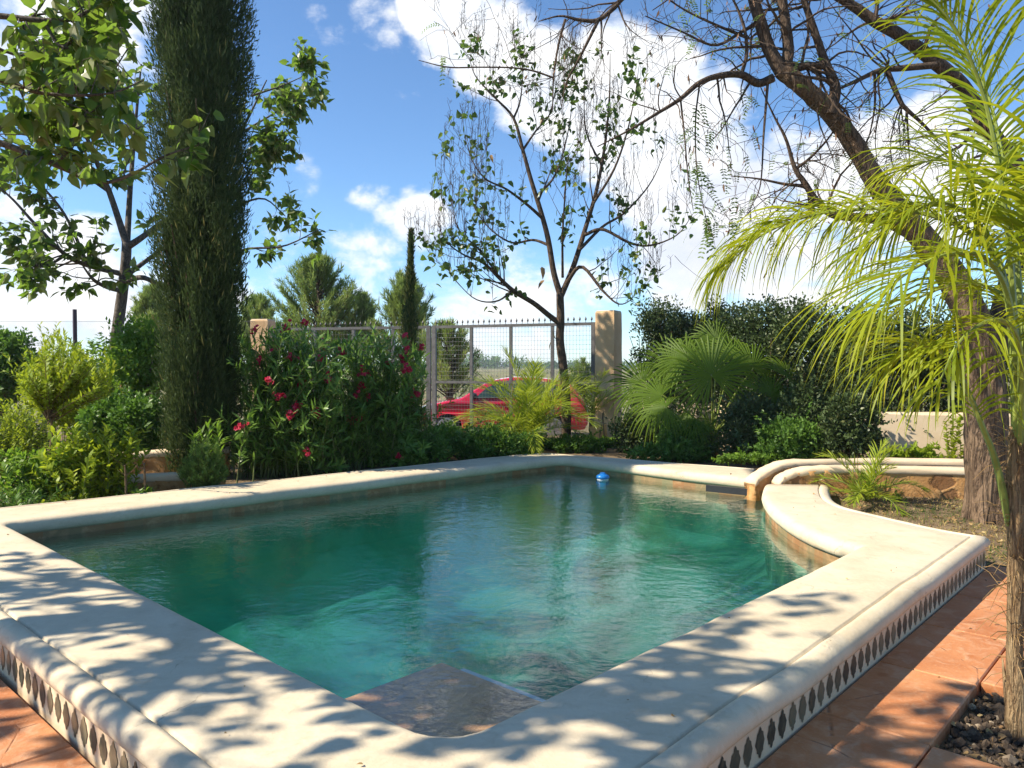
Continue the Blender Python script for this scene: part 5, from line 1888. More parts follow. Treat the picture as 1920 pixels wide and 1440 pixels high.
# --- feather palm on the gravel bed
def front_palm():
    root = thing('feather_palm', 'young feather palm with thin fibrous stem on the gravel bed, long yellow-green drooping leaflets', 'palm')
    d = 3.28
    mt = MB()
    b = P(1908, 1385, d)
    st = limb([(1910, 1395, d, .052), (1907, 1340, d, .046), (1903, 1250, d, .034), (1904, 1150, d, .032), (1905, 1050, d, .034), (1903, 950, d, .038), (1905, 860, d, .036), (1907, 800, d, .03)], n=30)
    tube(mt, *st, 12, rough=.05)
    for k in range(6):                      # old leaf bases peel off the stem
        i = R.integers(2, 26); a = R.uniform(0, 6.28)
        p = st[0][i]
        o = np.array([math.cos(a), math.sin(a), 0])
        q = np.array([p + o * .03, p + o * .043 + [0, 0, .09], p + o * .055 + [0, 0, .2]])
        tube(mt, smooth(q, 6), np.linspace(.016, .003, 6), 5)
    mt.build('trunk', M['palmbark'], root, True)
    mf = MB()
    for k in range(220):
        i = R.integers(8, 29); a = R.uniform(0, 6.28)
        p = st[0][i]; o = np.array([math.cos(a), math.sin(a), R.normal(.2, .5)])
        L = R.uniform(.03, .13)
        q = np.array([p + o * .03, p + o * (.03 + L * .6), p + o * (.03 + L) + [0, 0, -.3 * L]])
        tube(mf, q, np.array([.0018, .0014, .0008]), 3, cap=False)
    mf.build('fibres', M['dry'], root)
    fr = [
        ([(1905, 860, d), (1897, 640, d + .05), (1875, 500, d + .12), (1800, 425, d + .2), (1680, 393, d + .3), (1540, 400, d + .42), (1430, 440, d + .5), (1362, 500, d + .55)], .62, .022, 62, .20),
        ([(1907, 860, d), (1902, 600, d - .05), (1885, 400, d - .1), (1850, 200, d - .15), (1795, 60, d - .2), (1730, -20, d - .2)], .5, .024, 34, .12),
        ([(1908, 860, d), (1898, 600, d - .1), (1855, 490, d - .2), (1775, 478, d - .25), (1690, 520, d - .3), (1630, 590, d - .3)], .58, .024, 27, .13),
        ([(1906, 900, d), (1905, 640, d + .15), (1885, 560, d + .3), (1815, 530, d + .5), (1720, 560, d + .7), (1640, 620, d + .8)], .55, .022, 26, .16),
        ([(1893, 985, d), (1868, 870, d - .02), (1842, 800, d - .05), (1805, 712, d - .08), (1768, 662, d - .1), (1722, 648, d - .14), (1680, 672, d - .16)], .5, .02, 26, .2),
        ([(1910, 860, d), (1935, 500, d + .1), (1990, 330, d + .15), (2080, 230, d + .2), (2180, 220, d + .2)], .6, .024, 50, .14),
        ([(1908, 860, d), (1912, 560, d + .2), (1890, 420, d + .3), (1830, 330, d + .45), (1760, 300, d + .6), (1690, 320, d + .7)], .55, .022, 26, .14),
        ([(1910, 870, d), (1915, 700, d - .1), (1900, 620, d - .2), (1860, 600, d - .35), (1800, 640, d - .5), (1760, 720, d - .55)], .42, .02, 20, .16),
        ([(1910, 860, d), (1930, 560, d - .1), (1960, 420, d - .25), (2010, 330, d - .4), (2090, 300, d - .5)], .6, .024, 44, .14),
        ([(1906, 860, d), (1900, 520, d + .3), (1880, 300, d + .5), (1840, 150, d + .6), (1770, 80, d + .7)], .5, .024, 26, .13),
        ([(1908, 860, d), (1925, 640, d + .2), (1950, 520, d + .4), (2000, 450, d + .6), (2060, 430, d + .8)], .55, .022, 40, .17),
        ([(1905, 860, d), (1893, 580, d), (1850, 440, d + .1), (1770, 380, d + .1), (1690, 410, d + .1), (1620, 470, d + .1)], .6, .024, 30, .14),
    ]
    for rows, ll, lw, n, dr in fr:
        frond(root, np.array([P(*q) for q in rows]), ll * 1.06, lw * .52, int(n * 1.65), M['palm'], M['cane'], dr * 1.45, 60, 22, .34, .016)
    to_base(root, (b[0], b[1], -.05))


front_palm()


# --- fan palm in front of the hedge
def fan_palm():
    root = thing('fan_palm', 'small fan palm with round pleated leaves on long stalks, in front of the dark hedge', 'palm')
    b = G(1336, 852, .16)
    d = b[1]
    mt = MB()
    st = np.array([b + [0, 0, -.1], b + [0, 0, .1], b + [0, 0, .24], b + [0, 0, .34]])
    tube(mt, smooth(st, 8), np.linspace(.11, .075, 8), 10, rough=.1)
    mt.build('trunk', M['palmbark'], root)
    c = b + [0, 0, .3]
    view = nrm(np.array([0, -1, .15]))
    for px, py, dd, rr, nv, uv in [
        (1334, 704, -.5, .80, (-.1, -1, .25), (-.25, 0, 1)),
        (1412, 690, -.6, .68, (.25, -.8, .5), (.35, 0, 1)),
        (1445, 745, -.9, .62, (.35, -.8, .5), (.8, 0, .6)),
        (1240, 742, -.2, .74, (-.5, -.7, .6), (-1, 0, .35)),
        (1205, 718, .3, .7, (-.4, -.8, .5), (-.9, 0, .5)),
        (1262, 690, .35, .75, (-.2, -.9, .3), (-.55, .1, 1)),
        (1300, 785, -.6, .45, (-.2, -.6, .9), (-.4, -.6, .2)),
        (1385, 770, -.7, .55, (.3, -.6, .9), (.6, -.5, .2)),
        (1370, 650, .5, .7, (.1, -.9, .3), (.15, 0, 1)),
        (1478, 708, -.75, .58, (.5, -.7, .5), (.9, 0, .6)),
        (1290, 672, -.1, .66, (-.25, -.75, .6), (-.5, 0, 1)),
        (1375, 672, -.45, .64, (.2, -.75, .6), (.4, 0, 1)),
        (1345, 640, .2, .6, (.0, -.8, .5), (.05, 0, 1)),
        (1250, 765, -.6, .5, (-.4, -.6, .8), (-.9, -.2, .3)),
        (1430, 775, -.6, .5, (.4, -.6, .8), (.9, -.2, .3)),
    ]:
        big = rr > .79
        fan_leaf(root, c, P(px, py, d + dd - .25 * big), np.array(nv, float), np.array(uv, float), rr, 40 if big else 34, 310 if big else 250, fold=.05 if big else .24)
    to_base(root, b)


fan_palm()


def small_palm(label, base, n, L, hgt, leaf, lw, droop, mat, spread=1.0, lean=(0, 0), nl=30, tr=.05, fan=None, name='feather_palm'):
    root = thing(name, label, 'palm')
    base = np.asarray(base, float)
    mt = MB()
    tube(mt, smooth([base + [0, 0, -.08], base + [0, 0, hgt * .5], base + [0, 0, hgt]], 8), np.linspace(tr, tr * .7, 8), 9, rough=.1)
    mt.build('trunk', M['palmbark'], root)
    for k in range(n):
        a = 2 * math.pi * (k * .382 + R.normal(0, .03)) + .4
        el = rad(R.uniform(25, 82)) if fan is None else rad(R.uniform(*fan))
        LL = L * R.uniform(.75, 1.15)
        h = np.array([math.cos(a), math.sin(a), 0])
        c = base + [0, 0, hgt]
        q = [c]
        dv = h * math.cos(el) * spread + np.array([lean[0], lean[1], math.sin(el)])
        dv /= np.linalg.norm(dv)
        for s in range(6):
            q.append(q[-1] + dv * LL / 6)
            dv = nrm(dv + np.array([0, 0, -.16 - .05 * s]))
        frond(root, np.array(q), leaf, lw, nl, mat, M['cane'], droop, 55, 22, .12, .008, seg=5)
    to_base(root, base)
    return root


pb = G(985, 858, .15)
small_palm('bushy young feather palm with fine yellowish leaflets in front of the red car', [pb[0] + .06, 12.35, .12], 34, 1.38, .22, .36, .011, .10, M['palm2'], 1.0, nl=54)
small_palm('feather palm with yellow fronds between the slender tree trunk and the ochre gate pillar', [P(1108, 800, 14.25)[0], 14.25, .1], 7, .95, .45, .30, .012, .16, M['palm2'], nl=30, fan=(50, 85))
gb = G(1597, 948, 0.0)
small_palm('little feather palm growing on the dry grass against the low stone wall', [gb[0], 8.12, .01], 15, .62, .1, .2, .013, .08, M['palm2'], nl=26)

# ================================================================== SHRUBS
def row(n, a, b, jit):
    s = R.random(n)[:, None]
    return np.asarray(a) * (1 - s) + np.asarray(b) * s + R.normal(0, 1, (n, 3)) * np.asarray(jit)


def oleander(label, a, b, n, px, top, dr, nflow, fl):
    root = thing('oleander_bush', label, 'bush')
    bases = row(n, a, b, (.12, .18, 0))
    bases[:, 2] = gz(bases[:, 0], bases[:, 1])
    tips = []
    for k in range(n):
        u = R.random()
        x = px[0] + (px[1] - px[0]) * u
        dpt = R.uniform(*dr)
        edge = math.sin(math.pi * np.clip(.12 + .76 * u, 0, 1)) ** .5
        yt = top + (1 - edge) * 120 + R.uniform(0, 1) ** 1.6 * 230
        tips.append(P(x, yt, dpt))
    tips = np.array(tips)
    mb, ms_ = MB(), MB()
    stem_leaves(mb, ms_, bases, tips, 52, .145, .026, .1, .3, .75, .15, 'lance', .009)
    # low leafy shoots in front
    n2 = n // 2
    b2 = row(n2, a, b, (.15, .1, 0)); b2[:, 2] = gz(b2[:, 0], b2[:, 1])
    t2 = b2 + np.column_stack([R.normal(0, .3, n2), R.normal(-.12, .14, n2), R.uniform(.25, .95, n2)])
    stem_leaves(mb, ms_, b2, t2, 34, .13, .024, .05, .25, .75, .1, 'lance', .006)
    mb.build('foliage', M['oleander'], root); ms_.build('stems', M['greenstem'], root)
    for (fx, fy, dd) in fl:
        c = P(fx, fy, dd)
        flower(root, c, int(R.integers(10, 16)), .037, M['red'])
        # the flower stands on a leafy shoot
        mb2 = MB()
    shoots_b, shoots_t = [], []
    for (fx, fy, dd) in fl:
        c = P(fx, fy + 6, dd)
        k = np.argmin(np.abs(bases[:, 0] - c[0]))
        shoots_b.append(bases[k]); shoots_t.append(c)
    mb, ms2 = MB(), MB()
    stem_leaves(mb, ms2, shoots_b, shoots_t, 40, .14, .025, .3, .3, .75, .15, 'lance', .008)
    o1 = mb.build('foliage', M['oleander'], root); o2 = ms2.build('stems', M['greenstem'], root)
    to_base(root, (*((np.asarray(a) + np.asarray(b)) / 2)[:2], float(gz(a[0], a[1]))))
    return root


ol_fl = [(477, 618, 9.6), (533, 615, 9.9), (570, 604, 10.0), (603, 645, 10.0), (519, 655, 9.7), (545, 671, 9.6), (603, 672, 9.8), (614, 708, 9.8), (484, 676, 9.5), (505, 712, 9.3),
         (565, 718, 9.7), (525, 742, 9.4), (556, 760, 9.5), (543, 775, 9.4), (595, 772, 9.6), (577, 846, 9.4), (640, 660, 10.2), (448, 800, 9.2)]
oleander('oleander bush covered in red flower clusters between the cypress and its flower-poor neighbour', G(440, 893, .2) + [0, .35, 0], G(630, 880, .2) + [0, .3, 0], 235, (418, 650), 612, (9.2, 10.9), 0, ol_fl)
ol_fl += [(R.uniform(440, 640), R.uniform(640, 800), R.uniform(9.35, 9.9)) for _ in range(28)]
ol_fl2 = [(757, 632, 10.6), (788, 650, 10.6), (756, 672, 10.5), (760, 692, 10.5), (782, 740, 10.5), (724, 680, 10.4), (748, 858, 10.2)] + [(R.uniform(650, 790), R.uniform(640, 800), R.uniform(10.2, 10.6)) for _ in range(10)]
oleander('pale leaved oleander bush with few red flowers, beside the parked car', G(640, 878, .2) + [0, .35, 0], G(768, 868, .2) + [0, .35, 0], 180, (615, 800), 622, (10.0, 11.8), 0, ol_fl2)

# trailing shrub with pale pink flowers
root, ctr = shrub('lantana_shrub', 'low dark trailing shrub with small pale pink flowers spilling onto the far coping', 'bush', P(850, 838, 11.5), (1.5, .7, .38), 130, 130, .055, .03, 'dark', 'diamond', .34, .4, 14, .5, -.9)
for k in range(34):
    x = R.uniform(655, 930); y = np.interp(x, [655, 800, 930], [868, 866, 858]) - R.exponential(14)
    flower(root, P(x, y - 3, (ofA + (ofB - ofA) / np.linalg.norm(ofB - ofA) * s_on(x, ofA, ofB))[1] + R.uniform(.02, .2)), 7, .024, M['pink'])
root, ctr = shrub('lantana_shrub', 'dark trailing shrub with pink flowers at the foot of the pale leaved oleander', 'bush', P(740, 850, 10.6), (.95, .42, .32), 60, 120, .055, .03, 'dark', 'diamond', .36, .4, 8, .5, -.9)
for k in range(14):
    x = R.uniform(660, 800); flower(root, P(x, 866 - R.exponential(10), (ofA + (ofB - ofA) / np.linalg.norm(ofB - ofA) * s_on(x, ofA, ofB))[1] + R.uniform(.05, .2)), 7, .024, M['pink'])
# clump under the sparse tree
shrub('ground_cover', 'bright green leafy ground cover at the foot of the leaning wooden board', 'plant', P(1150, 842, 13.2), (.75, .4, .16), 50, 70, .06, .035, 'mid', 'heart', .5, .6, 4, .4, -.5)
shrub('ground_cover', 'low dark undergrowth around the foot of the slender tree', 'plant', P(1020, 845, 12.7), (.8, .35, .2), 46, 80, .06, .03, 'dark', 'diamond', .5, .6, 4, .4, -.5)

# climbing hedge over the garden wall
def hedge(label, pts, K, n):
    root = thing('hedge', label, 'hedge')
    p = smooth(pts, 60)
    mb = MB()
    C = []
    for k in range(K):
        u = R.random() * 59; i = int(u); f = u - i; j = min(i + 1, 59)
        q = p[i] * (1 - f) + p[j] * f
        t = nrm((p[min(i + 1, 59)] - p[max(i - 1, 0)])[:2])
        nn = np.array([-t[1], t[0]])
        h = q[2] * (1 + .08 * math.sin(u * .9) + .07 * math.sin(u * 2.3 + 1))
        z = h * (1 - R.random() ** 1.5 * .96)
        z = max(.1, z)
        th = .42 * (1 - .35 * (z / h) ** 3)
        w_ = R.choice([-1, 1], p=[.3, .7]) * R.uniform(.35, 1) * th
        C.append([q[0] - nn[0] * -w_ * 1, q[1] - nn[1] * -w_, z + .12])
    C = np.array(C)
    clumps(mb, C, R.uniform(.12, .24, K), n, .055, .034, 'diamond', .35, 1.0)
    # thin shoots on top
    S = 150
    i = R.integers(0, 60, S)
    b = p[i] + R.normal(0, .15, (S, 3)); b[:, 2] = p[i, 2] * .95
    tt = b + np.column_stack([R.normal(0, .12, S), R.normal(0, .12, S), R.uniform(.15, .42, S)])
    ms_ = MB()
    stem_leaves(mb, ms_, b, tt, 14, .05, .028, .2, .2, .5, .3, 'diamond', .004)
    mb.build('foliage', M['hedge'], root)
    for k in range(40):
        i = R.integers(0, 60); q = p[i]
        b = np.array([q[0] + R.normal(0, .12), q[1] + R.normal(0, .12), .05])
        tube(ms_, smooth([b, b + [R.normal(0, .1), R.normal(0, .1), q[2] * .5], b + [R.normal(0, .2), R.normal(0, .2), q[2] * .9]], 8), np.linspace(.018, .005, 8), 5, cap=False)
    ms_.build('stems', M['stem'], root)
    to_base(root, (p[30][0], p[30][1], 0))


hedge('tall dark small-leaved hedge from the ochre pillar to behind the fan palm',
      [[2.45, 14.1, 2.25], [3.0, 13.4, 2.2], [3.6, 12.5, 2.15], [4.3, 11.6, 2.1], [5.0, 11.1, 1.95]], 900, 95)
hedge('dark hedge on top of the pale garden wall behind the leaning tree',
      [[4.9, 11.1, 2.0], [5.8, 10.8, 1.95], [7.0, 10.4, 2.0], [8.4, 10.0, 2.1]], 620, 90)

# undergrowth between gate-side coping and hedge
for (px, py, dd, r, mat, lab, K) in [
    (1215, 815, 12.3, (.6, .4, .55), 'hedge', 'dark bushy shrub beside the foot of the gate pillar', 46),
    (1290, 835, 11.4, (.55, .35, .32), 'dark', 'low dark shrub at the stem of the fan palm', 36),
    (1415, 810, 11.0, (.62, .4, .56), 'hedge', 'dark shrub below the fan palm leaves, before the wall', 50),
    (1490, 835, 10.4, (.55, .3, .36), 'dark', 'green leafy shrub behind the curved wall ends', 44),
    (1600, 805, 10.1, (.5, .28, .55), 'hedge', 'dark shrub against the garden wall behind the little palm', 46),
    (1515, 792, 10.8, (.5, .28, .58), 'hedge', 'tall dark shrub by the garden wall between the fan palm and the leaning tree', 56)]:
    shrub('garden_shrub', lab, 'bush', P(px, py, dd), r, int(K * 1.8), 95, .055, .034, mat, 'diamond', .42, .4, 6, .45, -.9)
shrub('ground_cover', 'thin green herbs along the outer edge of the gate-side coping', 'plant', P(1400, 862, 10.2), (.55, .18, .07), 36, 34, .045, .025, 'mid', 'heart', .7, .7, 3, .3, -.3)
for (px, py, dd, r, mat, lab, K) in [
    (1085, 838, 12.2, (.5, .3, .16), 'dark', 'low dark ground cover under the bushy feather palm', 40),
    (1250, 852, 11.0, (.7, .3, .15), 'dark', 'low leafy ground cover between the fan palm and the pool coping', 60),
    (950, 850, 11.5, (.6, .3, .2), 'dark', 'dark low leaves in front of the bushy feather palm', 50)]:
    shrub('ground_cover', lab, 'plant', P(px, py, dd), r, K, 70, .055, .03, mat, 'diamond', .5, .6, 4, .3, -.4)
# yellow-leaved plants by the garden wall
root = thing('yellow_shrub', 'upright yellow-leaved shrub against the pale garden wall', 'bush')
bb = row(9, P(1785, 870, 9.9), P(1810, 870, 9.9), (.05, .05, 0)); bb[:, 2] = .05
tt = bb + np.column_stack([R.normal(0, .14, 9), R.normal(0, .1, 9), R.uniform(.5, .95, 9)])
mb, ms_ = MB(), MB()
stem_leaves(mb, ms_, bb, tt, 34, .075, .05, .25, .2, .4, .3, 'heart', .006)
mb.build('foliage', M['lime'], root); ms_.build('stems', M['stem'], root); to_base(root, (*bb[0][:2], .05))
shrub('ground_cover', 'low yellow-green leaves peeping over the low stone wall', 'plant', P(1715, 862, 9.6), (.36, .16, .1), 26, 34, .06, .045, 'lime', 'heart', .7, .8, 3, .4, -.4)
root = thing('weed', 'small leafy weed at the foot of the low stone wall', 'plant')
wb = np.array([P(1680, 900, 8.2)[0], 8.2, .0])
bb = np.repeat(wb[None], 7, 0) + R.normal(0, .02, (7, 3)) * [1, 1, 0]
tt = bb + np.column_stack([R.normal(0, .06, 7), R.normal(0, .05, 7), R.uniform(.1, .24, 7)])
mb, ms_ = MB(), MB()
stem_leaves(mb, ms_, bb, tt, 14, .05, .022, .1, .2, .4, .4, 'diamond', .003)
mb.build('foliage', M['mid'], root); ms_.build('stems', M['greenstem'], root); to_base(root, wb)

# ---- beds on the shaded side
# lime shrub pruned as a little tree
root = thing('lime_shrub', 'lime green shrub pruned to a round head on a bare crooked stem', 'bush')
d = 8.35
tk = limb([(100, 925, d, .03), (98, 890, d, .028), (92, 870, d, .026), (96, 845, d, .026), (100, 810, d, .026), (97, 780, d, .024)])
ms_ = MB(); tube(ms_, *tk, 8, rough=.03)
top = tk[0][-1]
n = 120
tt = np.array([P(R.uniform(35, 205), 0, 1) for _ in range(n)])
tips = []
for k in range(n):
    x = R.uniform(35, 205); e = math.sin(math.pi * (x - 20) / 200) ** .6
    y = 765 - e * R.uniform(.25, 1.05) * 125
    tips.append(P(x, y, d + R.normal(0, .3)))
tips = np.array(tips)
bb = np.repeat(top[None], n, 0) + R.normal(0, .03, (n, 3))
mb = MB()
stem_leaves(mb, ms_, bb, tips, 60, .065, .02, .2, .0, .6, .25, 'lance', .008)
up = tips[::2]
stem_leaves(mb, None, up, up + np.column_stack([R.normal(0, .07, len(up)), R.normal(0, .07, len(up)), R.uniform(.1, .33, len(up))]), 22, .06, .018, .0, .0, .7, .3, 'lance')
mb.build('foliage', M['lime'], root); ms_.build('stem', M['stem'], root, True); to_base(root, tk[0][0])


def herb(label, a, b, n, hmin, hmax, L, W, mat, shape='lance', nl=30, sx=.16, name='garden_shrub', cat='bush', fwd=.6, s0=.1):
    root = thing(name, label, cat)
    bb = row(n, a, b, (.06, .1, 0)); bb[:, 2] = gz(bb[:, 0], bb[:, 1])
    tt = bb + np.column_stack([R.normal(0, sx, n), R.normal(0, sx * .7, n), R.uniform(hmin, hmax, n)])
    mb, ms_ = MB(), MB()
    stem_leaves(mb, ms_, bb, tt, nl, L, W, s0, .2, fwd, .2, shape, .005)
    mb.build('foliage', M[mat], root); ms_.build('stems', M['greenstem'], root)
    to_base(root, bb[0])
    return root


herb('bright leafy shrub with upright shoots beside the bare stem of the round-headed lime shrub', P(110, 915, 8.1), P(222, 912, 8.2), 95, .3, .85, .10, .036, 'lime', 'lance', 34)
herb('yellow-green bushy plant behind the low dark rosemary mound', P(-30, 850, 8.9), P(70, 850, 8.9), 100, .5, 1.05, .06, .02, 'lime', 'lance', 40)
herb('low dark shaded mound of foliage on the coping edge below the lime shrub', P(-40, 935, 7.5), P(75, 930, 7.6), 60, .15, .36, .06, .016, 'dark', 'lance', 26)
herb('short bright sprouts between the two bare saplings', P(225, 925, 8.0), P(300, 918, 8.1), 30, .08, .2, .08, .02, 'mid', 'lance', 12, .05, 'ground_cover', 'plant')
herb('leafy shrub with drooping shoots hiding the terrace wall ends', P(20, 890, 8.15), P(130, 895, 8.2), 70, .25, .6, .09, .03, 'mid', 'lance', 30)
herb('small leaves along the coping under the bright shrub', P(100, 932, 7.75), P(200, 928, 7.8), 30, .06, .17, .06, .028, 'lime', 'lance', 12, .06, 'ground_cover', 'plant')
# rosemary
root = thing('rosemary_bush', 'rounded needle-leaved rosemary bush on the coping edge in front of the cypress', 'bush')
rb = G(372, 914, .22)
n = 260
bb = np.repeat(np.array([[rb[0], rb[1] + .15, .15]]), n, 0) + R.normal(0, .07, (n, 3)) * [1, 1, 0]
a = R.uniform(0, 6.28, n); r = R.random(n) ** .5 * .27
tt = np.column_stack([rb[0] + r * np.cos(a), rb[1] + .15 + r * np.sin(a), .22 + (.56 - .55 * (r / .3) ** 2) * R.uniform(.55, 1.08, n)])
mb, ms_ = MB(), MB()
stem_leaves(mb, ms_, bb, tt, 60, .042, .0085, .15, .1, .8, .4, 'diamond', .003)
mb.build('foliage', M['rosemary'], root); ms_.build('stems', M['stem'], root); to_base(root, rb)
herb('oleander shoot with long leaves rising behind the rosemary bush', P(385, 880, 8.9), P(400, 880, 8.9), 5, .55, .8, .14, .026, 'mid', 'lance', 26, .07, 'garden_shrub', 'bush', .7, .4)
# saplings
for px, dd, tops, lab in ((236, 8.0, 872, 'thin bare sapling with a side twig in front of the terrace wall'), (272, 8.05, 868, 'thin bare straight sapling beside the rosemary bush')):
    root = thing('sapling', lab, 'sapling', 'bare saplings by the coping')
    q = limb([(px + 1, 932, dd, .014), (px, 905, dd, .012), (px - 1, 885, dd, .010), (px - 2, tops, dd, .007)])
    m1 = MB(); tube(m1, *q, 6)
    m1.build('stem', M['stem'], root, True)
    m1 = MB()
    for s, r in sprout(*q, 4, .08, .2, .5, 1, .2, .3, 1, .1):
        tube(m1, s, r, 4, cap=False)
    m1.build('twigs', M['stem'], root)
    to_base(root, q[0][0])

# lantana hedge with orange flowers on the upper terrace
root, ctr = shrub('flowering_hedge', 'dark rounded hedge dotted with orange flowers above the terrace wall', 'hedge', P(240, 800, 10.3), (.62, .5, .48), 90, 130, .06, .04, 'dark', 'diamond', .36, .4, 10, .55, -.9)
for k in range(46):
    x = R.uniform(185, 312); y = 742 + R.exponential(22)
    flower(root, P(x, min(y, 830), 9.42 + R.normal(0, .06)), 7, .026, M['orange'])
shrub('garden_shrub', 'yellow-green shrub behind the orange flowered hedge', 'bush', P(150, 760, 11.2), (.75, .5, .42), 60, 90, .07, .03, 'lime', 'lance', .4, .5, 8, .5, -.9)
shrub('garden_shrub', 'dark dense shrub at the fence beside the purple post', 'bush', P(5, 690, 13.6), (.62, .5, .75), 80, 90, .08, .05, 'dark', 'diamond', .4, .4, 8, .5, -.9)
shrub('garden_shrub', 'dusty dark shrub with red-brown shoots behind the terrace wall', 'bush', P(20, 830, 9.9), (.7, .4, .3), 50, 80, .06, .03, 'hedge', 'diamond', .5, .5, 8, .5, -.9)
shrub('garden_shrub', 'loose light leafed shrub between the grey trunk and the cypress', 'bush', P(268, 680, 12.0), (.5, .5, .78), 70, 90, .075, .042, 'mid', 'diamond', .42, .4, 10, .5, -.9)
root = herb('tall thin rose-like shrub in front of the fence beside the grey trunk', P(150, 760, 14.2), P(215, 760, 14.2), 20, 1.2, 2.0, .13, .07, 'dark', 'heart', 26, .25, 'garden_shrub', 'bush', .4, .45)
root = herb('wispy pale shrub against the fence above the lime shrub head', P(60, 760, 12.2), P(150, 760, 12.4), 22, 1.2, 1.85, .09, .028, 'mid', 'lance', 40, .2, 'garden_shrub', 'bush', .6, .4)

# ================================================================== BEYOND THE GATE
def pine(label, px, ytop, ybot, d, wpx, K, n, L=.20, seed=0, zb=None, narrow=1.0):
    root = thing('pine_tree', label, 'tree', 'pines beyond the gate')
    zt, z0 = P(px, ytop, d)[2], P(px, ybot, d)[2]
    x = P(px, 700, d)[0]
    rr = wpx / 2 / F * d
    mt = MB()
    tube(mt, smooth([[x, d, -.3], [x + .1, d, (zt - .2) * .5], [x, d, zt - .15]], 12), np.linspace(.13, .02, 12), 8, rough=.03)
    mb = MB()
    P0, D0 = [], []
    for k in range(K):
        h = R.random() ** .85
        z = z0 + (zt - z0) * h
        prof = (1 - h ** 1.8) ** .6 * (.55 + .45 * min(1, h * 3 + .3)) * narrow + .04
        a = R.uniform(0, 6.28); ro = rr * prof * R.uniform(.45, 1.05)
        tip = np.array([x + ro * math.cos(a), d + ro * math.sin(a), z])
        b = np.array([x, d, max(z - ro * .7 - .15, 0)])
        q = smooth([b, b * .5 + tip * .5 + [0, 0, -.06], tip + [0, 0, .12]], 7)
        tube(mt, q, np.linspace(.022, .006, 7), 4, cap=False)
        m = n
        u = R.uniform(.45, 1, m) * 6
        i = np.minimum(u.astype(int), 5); f = (u - i)[:, None]
        p = q[i] * (1 - f) + q[i + 1] * f
        t = nrm(q[i + 1] - q[i])
        P0.append(p); D0.append(nrm(t * .9 + rdir(m) * .95 + np.array([0, 0, .4])))
    Pp, Dd = np.concatenate(P0), np.concatenate(D0)
    N = len(Pp)
    tint = np.clip(np.repeat(R.random(K), n) * .7 + R.random(N) * .3, 0, 1)
    leaves(mb, Pp, Dd, rdir(N), L * R.uniform(.7, 1.2, N), .016 * d / 20, 'diamond', tint)
    # upright pale candles
    tipi = np.arange(K) * n
    C = Pp[tipi + 1]
    leaves(mb, C, rdir(K, 5), rdir(K), R.uniform(.2, .42, K), .035, 'lance', np.full(K, .95))
    mb.build('crown', M['pine'], root)
    mt.build('trunk', M['limb'], root)
    to_base(root, (x, d, -.25))


pine('broad light green pine rising above the red-flowered oleander', 595, 488, 650, 24, 215, 210, 130)
pine('bright green pine behind the slim young cypress', 762, 520, 660, 22.5, 135, 130, 130, .22)
pine('grey-green pine partly hidden by the tall cypress trunk', 285, 545, 670, 23, 120, 110, 120)
pine('smaller pine behind the gate mesh left of the red car', 838, 610, 715, 21.5, 120, 95, 120, .2, 0, None, 1.2)
pine('low pine behind the pale leaved oleander, between the two bright pines', 682, 560, 680, 25, 120, 100, 110)
pine('small round pine sapling beyond the gate beside the ochre pillar', 1092, 680, 735, 27, 56, 40, 110, .2)
pine('low grey pine top between the cypress and the oleander', 480, 560, 660, 26, 120, 90, 110)

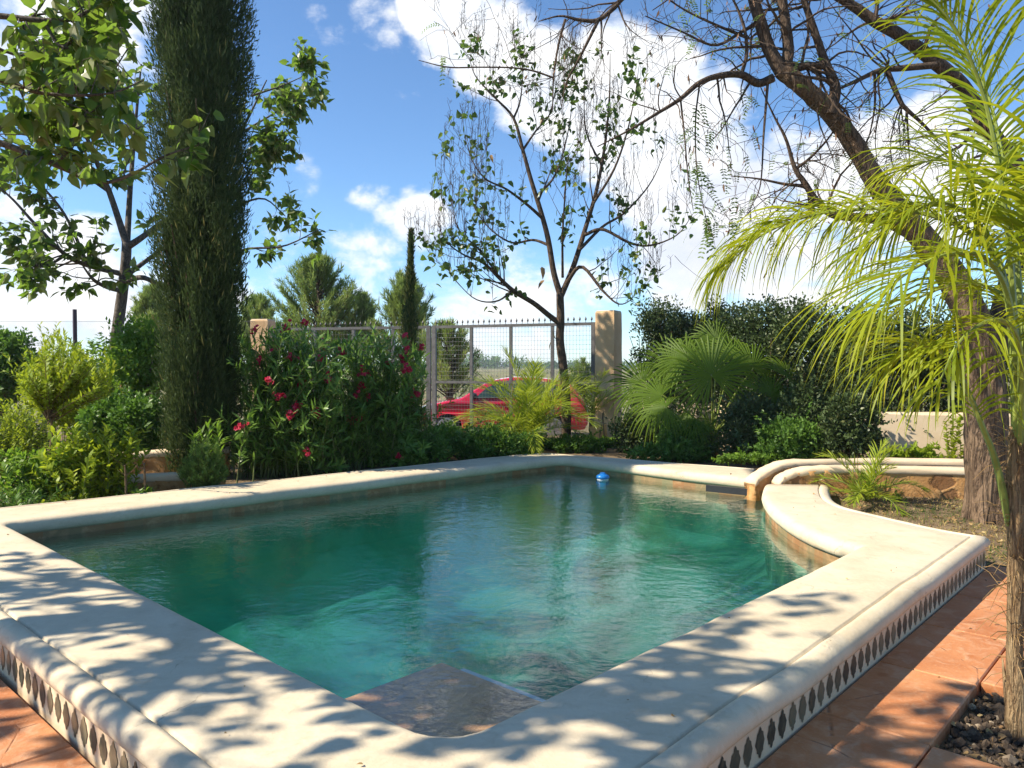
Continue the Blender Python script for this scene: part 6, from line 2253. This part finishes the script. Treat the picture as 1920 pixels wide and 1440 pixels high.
# slim young cypress
root = thing('cypress_tree', 'slim young cypress rising as a thin spire beside the gate', 'tree')
d = 13.2; x = P(770, 700, d)[0]
z1 = P(770, 435, d)[2]
N = 9000
z = R.random(N) ** .9 * z1
r = np.interp(z, [0, .4, z1 * .45, z1 * .75, z1], [.10, .15, .14, .06, .012]) * R.uniform(.1, 1.1, N) * (1 + .3 * np.sin(z * 9))
a = R.uniform(0, 6.28, N)
p = np.column_stack([x + r * np.cos(a) + .02 * np.sin(z * 2), d + r * np.sin(a), z])
mb = MB()
leaves(mb, p, nrm(np.column_stack([np.cos(a) * .35, np.sin(a) * .35, np.ones(N)]) + R.normal(0, .25, (N, 3))), rdir(N), R.uniform(.05, .12, N), R.uniform(.012, .02, N))
mb.build('crown', M['cypress'], root)
mt = MB(); tube(mt, np.array([[x, d, -.1], [x, d, z1 * .5], [x, d, z1 * .98]]), np.array([.05, .03, .005]), 7)
mt.build('trunk', M['bark'], root); to_base(root, (x, d, 0))

# scrub on the field, far line of trees
N = 240
mb = MB()
yy_ = 30 * np.exp(R.random(N) * 2.6); xx_ = yy_ * R.uniform(-.8, .5, N)
C = np.column_stack([xx_, yy_, -.2 + R.uniform(0, .5, N)])
clumps(mb, C, R.uniform(.3, .8, N) * (1 + yy_ / 120), 60, .22, .14, 'diamond', .3, flat=.6)
tag(mb.build('field_scrub', M['hedge']), 'low olive scrub spread over the open field beyond the gate', 'scrub', kind='stuff')
mb = MB()
C = []
for k in range(520):
    x = R.uniform(-260, 200)
    y = 420 + R.normal(0, 12)
    h = 1.0 + .6 * math.sin(x * .05) + R.normal(0, .4)
    u = (x / y * F + 960)
    if R.random() < .35:
        continue
    if 835 < u < 905:
        h = R.uniform(4, 11)
    elif 905 < u < 985:
        h = R.uniform(3, 6)
    for j in range(3):
        C.append([x + R.normal(0, .8), y, h * (j + .5) / 3])
clumps(mb, np.array(C), R.uniform(1.2, 2.4, len(C)), 26, 1.5, .9, 'diamond', .8)
tag(mb.build('distant_trees', M['dark']), 'far line of dark trees along the horizon', 'far trees', kind='stuff')

# ================================================================== AIR
m, t, out = new_mat('haze_air')
pv = t.new('ShaderNodeVolumePrincipled')
pv.inputs['Color'].default_value = (0.82, 0.90, 1.0, 1)
pv.inputs['Density'].default_value = HAZE
pv.inputs['Anisotropy'].default_value = 0.2
t.l.new(pv.outputs[0], out.inputs['Volume'])
mb = MB()
box(mb, [0, 1480, 5.0], [1900, 3200, 14.0])
hz = mb.build('haze', m)
tag(hz, 'thin pale haze over the open field', 'haze', kind='stuff')
